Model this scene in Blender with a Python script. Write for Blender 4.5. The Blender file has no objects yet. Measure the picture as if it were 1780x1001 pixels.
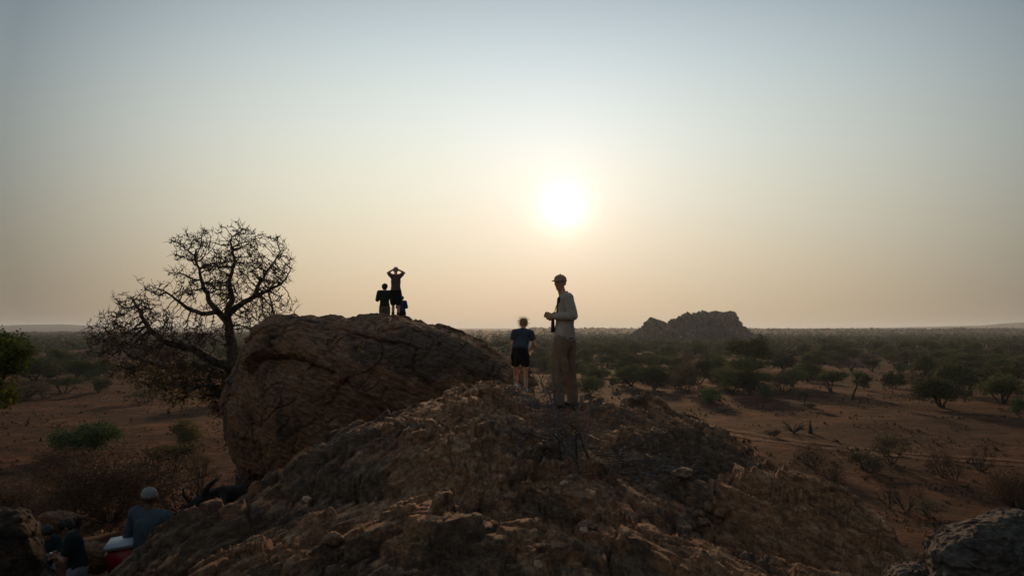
import bpy, bmesh, math, random
import numpy as np
from math import sin, cos, pi, atan, atan2, asin, sqrt, radians, exp
from mathutils import Vector, Matrix
random.seed(7); RNG = np.random.default_rng(11)
S = bpy.context.scene; COL = S.collection

# ------------------------------------------------------------------ camera
F = 1384.0; PITCH = atan(71.5/F)                     # focal length in photo pixels, horizon 71.5 px under the centre
cam = bpy.data.objects.new('camera', bpy.data.cameras.new('camera')); COL.objects.link(cam)
cam.data.sensor_width = 36; cam.data.lens = F/1780*36
cam.data.clip_start = .05; cam.data.clip_end = 60000
cam.rotation_euler = (pi/2+PITCH, 0, 0); S.camera = cam

def pdir(px, py):
    x = (px-890)/F; z = (500.5-py)/F
    c, s = cos(PITCH), sin(PITCH)
    return Vector((x, c-s*z, s+c*z))
def P(px, py, Y):
    d = pdir(px, py); return d*(Y/d.y)

# ------------------------------------------------------------------ sky, sun, exposure
sd = pdir(980, 360).normalized(); EL = asin(sd.z); AZ = atan2(sd.x, sd.y)
W = bpy.data.worlds.new('World'); S.world = W; W.use_nodes = True
def build_sky():
    nt = W.node_tree; N = nt.nodes; Lk = nt.links.new
    bg = N['Background']
    geo = N.new('ShaderNodeNewGeometry')
    neg = N.new('ShaderNodeVectorMath'); neg.operation = 'SCALE'; neg.inputs[3].default_value = -1
    Lk(geo.outputs['Incoming'], neg.inputs[0])
    def M(op, a, b=None, c=None, clamp=False):
        n = N.new('ShaderNodeMath'); n.operation = op; n.use_clamp = clamp
        for i, v in enumerate((a, b, c)):
            if v is None: continue
            if isinstance(v, (int, float)): n.inputs[i].default_value = v
            else: Lk(v, n.inputs[i])
        return n.outputs[0]
    sep = N.new('ShaderNodeSeparateXYZ'); Lk(neg.outputs[0], sep.inputs[0])
    e = M('ARCSINE', sep.outputs[2]); e = M('MINIMUM', M('MAXIMUM', e, 0.0), .42)
    dot = N.new('ShaderNodeVectorMath'); dot.operation = 'DOT_PRODUCT'
    Lk(neg.outputs[0], dot.inputs[0]); dot.inputs[1].default_value = sd
    g = M('ARCCOSINE', M('MINIMUM', dot.outputs['Value'], .999999)); g0 = g
    g = M('MINIMUM', g, .63)
    xx = M('MINIMUM', M('MAXIMUM', sep.outputs[0], -.6), .6)
    # log radiance of the dusty sky: elevation, elevation^2, angle from the sun (1, 2, 4), side
    co = [[-0.0767, 2.8076, -8.6486, -1.8995, 1.6677, -6.9297, -0.415], [-0.488, 4.9612, -10.9977, -1.4537, 0.9483, -5.7771, -0.3601],
          [-0.935, 6.8372, -12.1486, -1.7635, 1.5435, -5.5462, -0.2981]]
    g2 = M('MULTIPLY', g, g)
    core = M('EXPONENT', M('MULTIPLY', M('MULTIPLY', g0, g0), -1/.027**2))
    glow = M('EXPONENT', M('MULTIPLY', g0, -1/.035))
    outs = []
    for k, (a, b, c, p, q, r, sx) in enumerate(co):
        v = M('MULTIPLY_ADD', M('MULTIPLY_ADD', e, c, b), e, a)
        v = M('ADD', v, M('MULTIPLY', g, p))
        v = M('ADD', v, M('MULTIPLY', M('MULTIPLY_ADD', g2, r, q), g2))
        v = M('ADD', v, M('MULTIPLY', xx, sx))
        v = M('EXPONENT', v)
        v = M('ADD', v, M('MULTIPLY', core, (.45, .43, .36)[k])); v = M('ADD', v, M('MULTIPLY', glow, (.22, .20, .15)[k]))
        outs.append(v)
    comb = N.new('ShaderNodeCombineXYZ')
    for i, o in enumerate(outs): Lk(o, comb.inputs[i])
    Lk(comb.outputs[0], bg.inputs[0]); bg.inputs[1].default_value = 1.0
build_sky()
sl = bpy.data.lights.new('sun', 'SUN'); sun = bpy.data.objects.new('sun', sl); COL.objects.link(sun)
sl.energy = 2.6; sl.angle = radians(2); sl.color = (1, .58, .30)
sun.rotation_euler = sd.to_track_quat('Z', 'Y').to_euler(); sun.location = (0, 0, 60)
S.view_settings.view_transform = 'Standard'; S.view_settings.look = 'None'
S.view_settings.exposure = 0; S.view_settings.gamma = 1; S.view_settings.use_curve_mapping = False
S.cycles.use_denoising = True
S.cycles.max_bounces = 5; S.cycles.volume_bounces = 1; S.cycles.transparent_max_bounces = 8
S.cycles.volume_step_rate = 1

# ------------------------------------------------------------------ helpers
def tag(o, label=None, cat=None, group=None, kind=None):
    if label: o['label'] = label
    if cat: o['category'] = cat
    if group: o['group'] = group
    if kind: o['kind'] = kind
    return o
def empty(name, loc=(0, 0, 0)):
    o = bpy.data.objects.new(name, None); COL.objects.link(o); o.location = loc; o.empty_display_size = .2; return o
def mesh_obj(name, v, f, mats, parent=None, smooth=False, loc=None):
    me = bpy.data.meshes.new(name)
    v = np.asarray(v, np.float32)
    if isinstance(f, np.ndarray):
        n, k = f.shape
        me.vertices.add(len(v)); me.vertices.foreach_set('co', v.ravel())
        me.loops.add(n*k); me.loops.foreach_set('vertex_index', f.astype(np.int32).ravel())
        me.polygons.add(n); me.polygons.foreach_set('loop_start', np.arange(0, n*k, k, dtype=np.int32))
        me.polygons.foreach_set('loop_total', np.full(n, k, np.int32))
        me.update(calc_edges=True); me.validate()
    else:
        me.from_pydata(v.tolist(), [], f); me.update()
    me.polygons.foreach_set('use_smooth', np.full(len(me.polygons), smooth, bool))
    for m in (mats if isinstance(mats, (list, tuple)) else [mats]): me.materials.append(m)
    o = bpy.data.objects.new(name, me); COL.objects.link(o)
    if parent: o.parent = parent
    if loc is not None: o.location = loc
    return o

# noise -------------------------------------------------------------
def _h(ix, iy, iz, s):
    h = (ix.astype(np.int64)*374761393 + iy.astype(np.int64)*668265263 + iz.astype(np.int64)*2147483647*3 + s*974634777) & 0xffffffff
    h = ((h ^ (h >> 13))*1274126177) & 0xffffffff
    h = ((h ^ (h >> 15))*2246822519) & 0xffffffff
    return (h ^ (h >> 16)) & 0xffffff
def perlin2(x, y, seed):
    x0 = np.floor(x).astype(np.int32); y0 = np.floor(y).astype(np.int32); fx = (x-x0).astype(np.float32); fy = (y-y0).astype(np.float32)
    u = fx*fx*fx*(fx*(fx*6-15)+10); v = fy*fy*fy*(fy*(fy*6-15)+10); r = 0
    for a in (0, 1):
        for b in (0, 1):
            h = ((x0+a).astype(np.uint32)*np.uint32(374761393)+(y0+b).astype(np.uint32)*np.uint32(668265263)+np.uint32((seed*974634777) & 0xffffffff))
            h = (h ^ (h >> 13))*np.uint32(1274126177); h = (h ^ (h >> 15))*np.uint32(2246822519); h = (h ^ (h >> 16)) & 255
            r = r+(_GX[h]*(fx-a)+_GY[h]*(fy-b))*(u if a else 1-u)*(v if b else 1-v)
    return r*1.45
_GX = np.cos(np.arange(256)/256*2*pi).astype(np.float32); _GY = np.sin(np.arange(256)/256*2*pi).astype(np.float32)
def perlin(x, y, z=None, seed=0):
    if z is None: return perlin2(np.asarray(x, float), np.asarray(y, float), seed)
    x = np.asarray(x, float); y = np.asarray(y, float); z = np.zeros_like(x) if z is None else np.asarray(z, float)
    x0 = np.floor(x); y0 = np.floor(y); z0 = np.floor(z)
    fx, fy, fz = x-x0, y-y0, z-z0
    u = fx*fx*fx*(fx*(fx*6-15)+10); v = fy*fy*fy*(fy*(fy*6-15)+10); w = fz*fz*fz*(fz*(fz*6-15)+10)
    r = 0
    for a in (0, 1):
        for b in (0, 1):
            for c in (0, 1):
                h = _h(x0+a, y0+b, z0+c, seed)
                t1 = (h & 4095)/4096*2-1; t2 = (h >> 12)/4096*2*pi
                s = np.sqrt(np.maximum(1-t1*t1, 0))
                g = (s*np.cos(t2))*(fx-a) + (s*np.sin(t2))*(fy-b) + t1*(fz-c)
                r = r + g*(u if a else 1-u)*(v if b else 1-v)*(w if c else 1-w)
    return r*1.5
def fbm(x, y, z=None, oct=4, seed=0, gain=.5, lac=2.03):
    r = 0; a = 1; s = 1
    for i in range(oct):
        r = r + a*perlin(x*s, y*s, None if z is None else z*s, seed+i*17); a *= gain; s *= lac
    return r
def ridged(x, y, z=None, oct=4, seed=0, gain=.5):
    r = 0; a = 1; s = 1
    for i in range(oct):
        r = r + a*(1-2*np.abs(perlin(x*s, y*s, None if z is None else z*s, seed+i*13))); a *= gain; s *= 2.07
    return r
def worley(x, y, z=None, seed=0):
    x = np.asarray(x, float); y = np.asarray(y, float)
    three = z is not None
    z = np.asarray(z, float) if three else np.zeros_like(x)
    x0 = np.floor(x); y0 = np.floor(y); z0 = np.floor(z)
    f1 = np.full(x.shape, 9.); f2 = np.full(x.shape, 9.); cid = np.zeros(x.shape)
    dx1 = np.zeros(x.shape); dy1 = np.zeros(x.shape)
    for a in (-1, 0, 1):
        for b in (-1, 0, 1):
            for c in ((-1, 0, 1) if three else (0,)):
                h = _h(x0+a, y0+b, z0+c, seed); h2 = _h(x0+a, y0+b, z0+c, seed+5)
                qx = x0+a+(h & 4095)/4096; qy = y0+b+(h >> 12)/4096
                dx = x-qx; dy = y-qy
                d = dx*dx+dy*dy
                if three: d = d+(z-(z0+c+(h2 & 4095)/4096))**2
                d = np.sqrt(d); m = d < f1
                f2 = np.where(m, f1, np.minimum(f2, d)); cid = np.where(m, (h2 >> 8)/65536., cid)
                dx1 = np.where(m, dx, dx1); dy1 = np.where(m, dy, dy1)
                f1 = np.where(m, d, f1)
    return f1, f2, cid, dx1, dy1
def sstep(a, b, t):
    t = np.clip((t-a)/(b-a), 0, 1); return t*t*(3-2*t)
def terrace(n, step, sharp=.7):
    q = n/step; f = np.floor(q); t = q-f
    return step*(f+sstep(sharp, 1, t)*.92+t*.08)

# materials -----------------------------------------------------------
def nodes(name):
    m = bpy.data.materials.new(name); m.use_nodes = True
    nt = m.node_tree; N = nt.nodes; b = N['Principled BSDF']
    return m, nt, N, nt.links.new, b
def ramp(N, stops, interp='LINEAR'):
    r = N.new('ShaderNodeValToRGB'); cr = r.color_ramp; cr.interpolation = interp
    while len(cr.elements) > 1: cr.elements.remove(cr.elements[-1])
    for i, (p, c) in enumerate(stops):
        e = cr.elements[0] if i == 0 else cr.elements.new(p)
        e.position = p; e.color = (*c, 1) if len(c) == 3 else c
    return r
def noise_n(N, L, vec, scale, detail=4, rough=.55, dist=0, sc3=None):
    if sc3:
        mp = N.new('ShaderNodeMapping'); mp.inputs['Scale'].default_value = sc3; L(vec, mp.inputs[0]); vec = mp.outputs[0]
    n = N.new('ShaderNodeTexNoise'); n.inputs['Scale'].default_value = scale; n.inputs['Detail'].default_value = detail
    n.inputs['Roughness'].default_value = rough; n.inputs['Distortion'].default_value = dist; L(vec, n.inputs['Vector']); return n
def mixc(N, L, fac, a, b, mode='MIX'):
    m = N.new('ShaderNodeMix'); m.data_type = 'RGBA'; m.blend_type = mode
    for s, v in ((m.inputs[0], fac), (m.inputs[6], a), (m.inputs[7], b)):
        if isinstance(v, (int, float)): s.default_value = v
        elif isinstance(v, tuple): s.default_value = (*v, 1)
        else: L(v, s)
    return m.outputs[2]
def bump(N, L, h, strength, dist, b, prev=None):
    n = N.new('ShaderNodeBump'); n.inputs['Strength'].default_value = strength; n.inputs['Distance'].default_value = dist
    L(h, n.inputs['Height'])
    if prev: L(prev, n.inputs['Normal'])
    if b: L(n.outputs[0], b.inputs['Normal'])
    return n.outputs[0]

def rock_mat(name, tint=(1, 1, 1), scale=1.0, stretch=(1, .35, 1.6), rot=(0, 0, 0), dark=1.0):
    m, nt, N, L, b = nodes(name)
    tc = N.new('ShaderNodeTexCoord'); v = tc.outputs['Object']
    mp = N.new('ShaderNodeMapping'); mp.inputs['Rotation'].default_value = rot; L(v, mp.inputs[0]); vr = mp.outputs[0]
    big = noise_n(N, L, vr, .75*scale, 9, .68, .6)
    big2 = noise_n(N, L, vr, 1.1*scale, 8, .66, .4)
    big2.noise_dimensions = '4D'; big2.inputs['W'].default_value = 7.3
    mid = noise_n(N, L, vr, 2.2*scale, 10, .72, .5, stretch)
    fine = noise_n(N, L, vr, 11*scale, 8, .78, .2, stretch)
    sp = noise_n(N, L, vr, 48*scale, 6, .85)
    t = tuple(x*dark for x in tint)
    c = lambda r, g, bb: (min(r*t[0], .9), min(g*t[1], .9), min(bb*t[2], .9))
    def step(out, a, bb, k):
        r = ramp(N, [(a, (0, 0, 0)), (bb, (k, k, k))]); L(out, r.inputs[0]); return r.outputs[0]
    r1 = ramp(N, [(.32, c(.07, .042, .028)), (.43, c(.20, .115, .075)), (.49, c(.40, .20, .105)), (.54, c(.18, .12, .09)), (.62, c(.52, .34, .22)), (.76, c(.24, .18, .14))])
    L(mid.outputs[0], r1.inputs[0])
    r2 = ramp(N, [(.34, c(.028, .019, .015)), (.45, c(.14, .085, .058)), (.54, c(.40, .24, .15)), (.66, c(.72, .50, .35))])
    L(fine.outputs[0], r2.inputs[0])
    col = mixc(N, L, .55, r1.outputs[0], r2.outputs[0])
    col = mixc(N, L, step(big2.outputs[0], .54, .60, .25), col, mixc(N, L, .5, c(.26, .115, .105), r2.outputs[0]))       # mauve bands
    dk = mixc(N, L, .22, c(.045, .050, .052), r2.outputs[0])
    col = mixc(N, L, step(big.outputs[0], .505, .54, .84), col, dk)                                                       # charcoal lichen and varnish
    col = mixc(N, L, step(fine.outputs[0], .60, .66, .35), col, c(.36, .33, .27))                                          # pale lichen flecks
    col = mixc(N, L, step(sp.outputs[0], .56, .64, .5), col, c(.30, .22, .16))
    col = mixc(N, L, step(sp.outputs[0], .50, .40, .45), col, c(.025, .020, .018))
    L(col, b.inputs['Base Color'])
    b.inputs['Roughness'].default_value = .88; b.inputs['Specular IOR Level'].default_value = .2
    n1 = bump(N, L, mid.outputs[0], .8, .14/scale, None)
    n2 = bump(N, L, fine.outputs[0], .9, .055/scale, None, n1)
    bump(N, L, sp.outputs[0], .9, .016/scale, b, n2)
    return m
def plain_mat(name, col, rough=.85, spec=.2, var=.25, vs=8, bumps=0, tr=0, sheen=0):
    m, nt, N, L, b = nodes(name)
    tc = N.new('ShaderNodeTexCoord'); n = noise_n(N, L, tc.outputs['Object'], vs, 4, .6)
    r = ramp(N, [(.25, tuple(c*(1-var) for c in col)), (.75, tuple(min(1, c*(1+var)) for c in col))]); L(n.outputs[0], r.inputs[0])
    L(r.outputs[0], b.inputs['Base Color']); b.inputs['Roughness'].default_value = rough; b.inputs['Specular IOR Level'].default_value = spec
    if bumps: bump(N, L, n.outputs[0], .6, bumps, b)
    if tr:
        out = N['Material Output']; t = N.new('ShaderNodeBsdfTranslucent'); L(r.outputs[0], t.inputs[0])
        mx = N.new('ShaderNodeMixShader'); mx.inputs[0].default_value = tr
        L(b.outputs[0], mx.inputs[1]); L(t.outputs[0], mx.inputs[2]); L(mx.outputs[0], out.inputs[0])
    return m
def leaf_mat(name, c1, c2, tr=.35):
    m, nt, N, L, b = nodes(name)
    geo = N.new('ShaderNodeNewGeometry'); oi = N.new('ShaderNodeObjectInfo')
    r = ramp(N, [(0, c1), (1, c2)]); L(geo.outputs['Random Per Island'], r.inputs[0])
    hsv = N.new('ShaderNodeHueSaturation'); L(r.outputs[0], hsv.inputs['Color'])
    mr = N.new('ShaderNodeMapRange'); mr.inputs[3].default_value = .7; mr.inputs[4].default_value = 1.9
    L(oi.outputs['Random'], mr.inputs[0]); L(mr.outputs[0], hsv.inputs['Value'])
    L(hsv.outputs[0], b.inputs['Base Color']); b.inputs['Roughness'].default_value = .7; b.inputs['Specular IOR Level'].default_value = .15
    out = N['Material Output']; t = N.new('ShaderNodeBsdfTranslucent'); L(hsv.outputs[0], t.inputs[0])
    mx = N.new('ShaderNodeMixShader'); mx.inputs[0].default_value = tr
    L(b.outputs[0], mx.inputs[1]); L(t.outputs[0], mx.inputs[2]); L(mx.outputs[0], out.inputs[0])
    return m
def bark_mat(name, col, pale):
    m, nt, N, L, b = nodes(name)
    tc = N.new('ShaderNodeTexCoord'); n = noise_n(N, L, tc.outputs['Object'], 3, 6, .7); n2 = noise_n(N, L, tc.outputs['Object'], 25, 4, .7)
    r = ramp(N, [(.4, col), (.66, pale)]); L(n.outputs[0], r.inputs[0]); L(r.outputs[0], b.inputs['Base Color'])
    b.inputs['Roughness'].default_value = .9; b.inputs['Specular IOR Level'].default_value = .15; bump(N, L, n2.outputs[0], .7, .02, b)
    return m

# ------------------------------------------------------------------ terrain
def ridge_bump(x, y):
    r = np.hypot(x, y); az = np.arctan2(x, np.maximum(y, .001))
    h = 0
    # each low ridge: distance, width, crest height above the plain by azimuth
    def px(a): return 890+F*np.tan(np.clip(a, -1.2, 1.2))
    X = px(az)
    n1 = fbm(X/160., X*0, oct=4, seed=3)*1.6
    c1 = np.interp(X, [-400, 0, 150, 300, 600, 800, 885, 905, 940, 990, 1100, 1300, 1500, 1780, 2300], [0, 1, 2, 0, 2, 7, 6, 12.5, 14.5, 11.5, 11.5, 12, 10, 11, 11])+n1
    h = h+np.maximum(c1, 0)*np.exp(-((r-2100)/420)**2)
    n2 = fbm(X/220., X*0+9, oct=4, seed=8)*5
    c2 = np.interp(X, [-400, 0, 60, 110, 150, 260, 500, 860, 1000, 1400, 1500, 1600, 1700, 1740, 1780, 1900, 2300], [30, 34, 42, 46, 36, 24, 20, 16, 14, 15, 20, 26, 34, 50, 58, 64, 60])+n2
    h = h+np.maximum(c2, 0)*np.exp(-((r-6400)/900)**2)
    return h
def ground_h(x, y):
    x = np.asarray(x, float); y = np.asarray(y, float)
    r = np.hypot(x+2, y-14)
    g = -11+7.45*np.exp(-(r/24)**2.5)
    g = g+.30*np.minimum(x+4.2, 0)*np.exp(-(r/14)**2)
    far = sstep(30, 120, np.hypot(x, y))
    g = g+fbm(x/22, y/22, oct=3, seed=21)*.35+fbm(x/3., y/3., oct=3, seed=22)*.10*(1-far*.6)
    g = g+fbm(x/140, y/140, oct=2, seed=25)*.9*far
    return g+ridge_bump(x, y)
def gz(x, y): return float(ground_h(np.array([x]), np.array([y]))[0])

def build_ground():
    a = np.concatenate([np.linspace(-pi, -.75, 60)[:-1], np.linspace(-.75, .75, 560), np.linspace(.75, pi, 60)[1:]])
    r = np.concatenate([[.02], np.geomspace(2.5, 11500, 420)])
    A, R = np.meshgrid(a, r); x = R*np.sin(A); y = R*np.cos(A); z = ground_h(x, y)
    n, k = A.shape
    v = np.stack([x, y, z], -1).reshape(-1, 3)
    i = np.arange((n-1)*(k-1)); q = (i//(k-1))*k+i % (k-1)
    f = np.stack([q, q+1, q+k+1, q+k], -1)[:, ::-1]
    m, nt, N, L, b = nodes('dry_soil')
    tc = N.new('ShaderNodeTexCoord'); v0 = tc.outputs['Object']
    n0 = noise_n(N, L, v0, .012, 5, .6); n1 = noise_n(N, L, v0, .09, 8, .7, .5); n2 = noise_n(N, L, v0, 1.3, 7, .75); n3 = noise_n(N, L, v0, .35, 6, .7, 1.0)
    r1 = ramp(N, [(.38, (.030, .014, .008)), (.47, (.085, .034, .017)), (.53, (.135, .052, .024)), (.62, (.23, .105, .055))]); L(n1.outputs[0], r1.inputs[0])
    r2 = ramp(N, [(.40, (.010, .005, .004)), (.49, (.085, .035, .017)), (.56, (.14, .060, .030)), (.66, (.26, .13, .070))]); L(n2.outputs[0], r2.inputs[0])
    col = mixc(N, L, .5, r1.outputs[0], r2.outputs[0])
    # patches of dry grass
    rg = ramp(N, [(.52, (0, 0, 0)), (.64, (1, 1, 1))]); L(n3.outputs[0], rg.inputs[0])
    mu = N.new('ShaderNodeMath'); mu.operation = 'MULTIPLY'; mu.inputs[1].default_value = .55; L(rg.outputs[0], mu.inputs[0])
    col = mixc(N, L, mu.outputs[0], col, (.055, .042, .022))
    r0 = ramp(N, [(.46, (0, 0, 0)), (.56, (1, 1, 1))]); L(n0.outputs[0], r0.inputs[0])
    mu = N.new('ShaderNodeMath'); mu.operation = 'MULTIPLY'; mu.inputs[1].default_value = .6; L(r0.outputs[0], mu.inputs[0])
    col = mixc(N, L, mu.outputs[0], col, (.042, .028, .017))
    n5 = noise_n(N, L, v0, .28, 8, .75, .3); r5 = ramp(N, [(.42, (.42, .42, .42)), (.52, (.85, .78, .76)), (.60, (1.15, 1.05, 1.0))]); L(n5.outputs[0], r5.inputs[0])
    col = mixc(N, L, 1.0, col, r5.outputs[0], 'MULTIPLY')
    L(col, b.inputs['Base Color']); b.inputs['Roughness'].default_value = 1; b.inputs['Specular IOR Level'].default_value = .05
    q1 = bump(N, L, n2.outputs[0], .8, .25, None); bump(N, L, n1.outputs[0], .5, 1.2, b, q1)
    o = mesh_obj('ground', v, f, m, smooth=True); tag(o, 'red brown dusty plain reaching to the horizon', kind='structure')
    return o
ground = build_ground()

# outcrop: height field through surveyed points -------------------------
def tps_fit(pts, smooth=.02):
    p = np.array(pts, float); n = len(p); d = np.hypot(p[:, None, 0]-p[None, :, 0], p[:, None, 1]-p[None, :, 1])
    K = np.where(d > 0, d*d*np.log(d+1e-12), 0)+np.eye(n)*smooth
    Q = np.c_[np.ones(n), p[:, :2]]; A = np.block([[K, Q], [Q.T, np.zeros((3, 3))]])
    w = np.linalg.solve(A, np.r_[p[:, 2], 0, 0, 0])
    def f(x, y):
        r = w[n]+w[n+1]*x+w[n+2]*y
        for i in range(n):
            d2 = (x-p[i, 0])**2+(y-p[i, 1])**2; r = r+w[i]*.5*d2*np.log(d2+1e-12)
        return r
    return f
CP = []
for px, py, Y in [(215, 1010, 5.4), (305, 932, 6.1), (375, 894, 7.0), (440, 845, 8.0), (500, 800, 8.8), (560, 758, 9.5), (620, 742, 10.2), (680, 708, 11.2), (740, 690, 12), (830, 664, 14.2),
                  (905, 690, 15.3), (930, 690, 15.0), (985, 705, 11), (960, 708, 11), (1060, 689, 12), (1130, 690, 11.5), (1175, 715, 11), (1250, 745, 10.2), (1330, 790, 9.4), (1358, 832, 8.9), (1450, 880, 7.8),
                  (1530, 925, 6.9), (1600, 962, 6.1), (1625, 1001, 5.2),
                  (900, 1001, 4.5), (900, 900, 6), (900, 830, 7.3), (900, 775, 8.5), (900, 728, 10), (700, 1001, 4.4), (700, 900, 5.6), (700, 815, 7.3), (720, 735, 9.5),
                  (500, 1001, 4.6), (500, 920, 5.8), (500, 860, 7), (345, 1005, 4.8), (350, 962, 5.5), (600, 850, 7), (600, 930, 5.2), (1100, 1001, 4.5), (1100, 905, 6), (1100, 825, 7.3), (1100, 765, 8.7), (1080, 722, 10.3),
                  (1300, 1001, 4.7), (1300, 920, 5.8), (1300, 855, 7.3), (1200, 790, 8.6), (1450, 1001, 4.9), (1450, 945, 6), (900, 705, 12.8), (830, 700, 12), (1000, 830, 7.2), (1000, 900, 5.9)]:
    q = P(px, py, Y); CP.append((q.x, q.y, q.z))
for x, y, z in [(0, 0, -1.6), (-2, 1, -1.75), (2, 1, -1.75), (0, 2.5, -1.55), (-2, 3, -1.7), (2.2, 3, -1.62), (0, -2, -1.8),
                # left flank falling to the ground
                (-3.6, 5.2, -2.6), (-3.9, 6.5, -2.9), (-4.0, 8, -3.3), (-3.9, 9.5, -3.5), (-3.4, 11, -3.0), (-2.8, 12.4, -2.4), (-2.2, 13.5, -1.9), (-5.2, 7, -4.6), (-5.4, 9.5, -5.0), (-5, 12, -5.0), (-4, 3, -3.4), (-6, 4, -5.2),
                (-4.4, 14.5, -3.8), (-1.4, 15.0, -1.35), (-.6, 16.0, -1.3), (-2.5, 16, -2.2),
                # right flank
                (3.6, 4.6, -2.4), (3.9, 6.2, -2.7), (4.1, 7.5, -2.9), (4.3, 9, -3.1), (4.2, 10.5, -2.9), (3.9, 12, -2.7), (3.3, 13.6, -2.7), (5.4, 6, -4.6), (5.8, 9, -5.0), (5.6, 12, -5.2), (4.8, 3, -4.0),
                (1.6, 14.2, -2.2), (2.3, 16, -4.0), (.9, 17.5, -2.6), (.1, 18.5, -2.3), (1.5, 20, -5.6), (4.5, 16, -6), (-.6, 20, -2.2), (-3, 21, -3.0), (-1, 25, -3.4), (-6, 18, -6), (-7, 14, -6.5), (7.5, 9, -8), (7.5, 5, -7), (-7.5, 8, -7.5), (-7, 3, -7)]:
    CP.append((x, y, z))
_rb = tps_fit(CP)
_gx = np.linspace(-26, 26, 521); _gy = np.linspace(-3, 27, 301); _GB = _rb(*np.meshgrid(_gx, _gy))
def rock_base(x, y):
    u = np.clip((x+26)/.1, 0, 519.999); v = np.clip((y+3)/.1, 0, 299.999); i = u.astype(int); j = v.astype(int); u = u-i; v = v-j
    return (_GB[j, i]*(1-u)+_GB[j, i+1]*u)*(1-v)+(_GB[j+1, i]*(1-u)+_GB[j+1, i+1]*u)*v
def saw(q, L, seed, sharp=.93):
    """shingle profile: a high lip, a tread that falls back, then a steep riser up to the next lip"""
    k = np.floor(q/L); t = q/L-k
    h0 = _h(k, k*0, k*0, seed)/4294967296.; h1 = _h(k+1, k*0, k*0, seed)/4294967296.
    h0 = .35+.65*h0; h1 = .35+.65*h1
    return np.where(t < sharp, h0*(1-t/sharp), h1*sstep(sharp, 1, t))
def crease(x, y, seed, wd, z=None, oct=2):
    n = fbm(x, y, z, oct=oct, seed=seed); return np.exp(-(n/wd)**2)
def outcrop_detail(x, y):
    w1 = fbm(x*.7, y*.7, oct=2, seed=31); w2 = fbm(x*.7+7, y*.7, oct=2, seed=32)
    ed = fbm(x*5, y*3.5, oct=6, seed=34, gain=.62)
    s = sstep(.2, 1.3, np.abs(x+.1))                       # 0 on the crown, 1 on the flanks
    u = x+np.tanh((x+.1)*1.6)*.25*(y-8)                    # strike lines close in on the crest further up
    f1, f2, cid, dx, dy = worley(x*.95+.35*w1+.06*ed, y*.66+.3*w2+.06*ed, seed=50)
    g1, g2, gid, ex, ey = worley(x*2.5+.5*w1+.14*ed, y*1.7+.5*w2+.14*ed, seed=55)
    # shelves: contour steps of a stretched field, ragged lips, blocks shift the steps
    mx = lambda a, b: a*(1-s)+b*s
    n = mx(fbm(x*.95+.3*w1, y*.75+.2*w2, oct=3, seed=40), fbm(u*1.15+.2*w1, y*.17+.2*w2, oct=3, seed=140))*.24+fbm(x*.4, y*.8, oct=2, seed=41)*.12
    n = n+.003*ed+.04*(cid-.5)
    d = terrace(n, .09, .88)
    n2 = mx(fbm(x*2.4+.6*w1, y*1.7+.6*w2, oct=3, seed=42), fbm(u*3.4+.3*w1, y*.42+.4*w2, oct=3, seed=142))*.055+.003*ed+.02*(gid-.5)
    d = d+terrace(n2, .028, .88)
    n3 = mx(fbm(x*6+w1, y*3.6+w2, oct=2, seed=46), fbm(u*9+.6*w1, y*1.1+w2, oct=2, seed=146))*.018+.0012*ed
    d = d+terrace(n3, .010, .80)
    bl = (1-.6*s)
    d = d+bl*((cid-.5)*.07+((cid*7.3) % 1-.5)*.12*dx+((cid*3.1) % 1-.6)*.12*dy-.12*np.exp(-((f2-f1)/.022)**2))
    d = d+(1-.4*s)*((gid-.5)*.012+((gid*5.7) % 1-.5)*.03*ey-.035*np.exp(-((g2-g1)/.03)**2)*sstep(-.2, .3, w2+.2))
    # long overlapping sheets and creases along the strike of the flanks
    qf = -1.5*np.sqrt((x+.1)**2+.5)-.375*y+.34*fbm(u*.7, y*.16, oct=3, seed=66)+.05*fbm(u*3, y*.6, oct=2, seed=67)+.006*ed
    d = d+s*.085*(saw(qf+.12*cid, .36, 21, .90)-.4)+(.25+.75*s)*.032*(saw(qf+.10*fbm(u*2.5, y*.5, oct=2, seed=68)+.05*gid, .125, 22, .86)-.4)
    d = d-.075*crease(u*1.7+.4*w1, y*.25, 63, .035)*(.4+.6*s)-.034*crease(u*4.2+.6*w1, y*.6, 64, .05)
    d = d+fbm(u*16, y*2.4, oct=3, seed=65, gain=.6)*.0055
    return d+ed*(.0045-.0015*s)
def rock_h(x, y): return rock_base(x, y)+outcrop_detail(x, y)
def rz(x, y): return float(rock_h(np.array([float(x)]), np.array([float(y)]))[0])
def build_outcrop():
    a = np.concatenate([np.linspace(-1.35, -.62, 150)[:-1], np.linspace(-.62, .62, 1000), np.linspace(.62, 1.35, 150)[1:]])
    r = np.geomspace(.9, 25, 820)
    A, R = np.meshgrid(a, r); x = R*np.sin(A); y = R*np.cos(A)-.6
    # small sideways push so that ledges are ragged and slightly undercut
    z = rock_h(x, y)
    jx = fbm(x*2.5, y*2.5, z*6, oct=3, seed=70)*.008; jy = fbm(x*2.5+4, y*2.5, z*6, oct=3, seed=71)*.008
    v = np.stack([x+jx, y+jy, z], -1).reshape(-1, 3)
    n, k = A.shape
    i = np.arange((n-1)*(k-1)); q = (i//(k-1))*k+i % (k-1)
    f = np.stack([q, q+k, q+k+1, q+1], -1)
    m = rock_mat('outcrop_rock', tint=(1.48, 1.28, 1.02), scale=1.0, stretch=(1.6, .45, 2.5))
    o = mesh_obj('rock_outcrop', v, f, m, smooth=True)
    tag(o, 'layered brown rock ridge filling the foreground under the standing people', kind='structure')
    return o
outcrop = build_outcrop()

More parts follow.
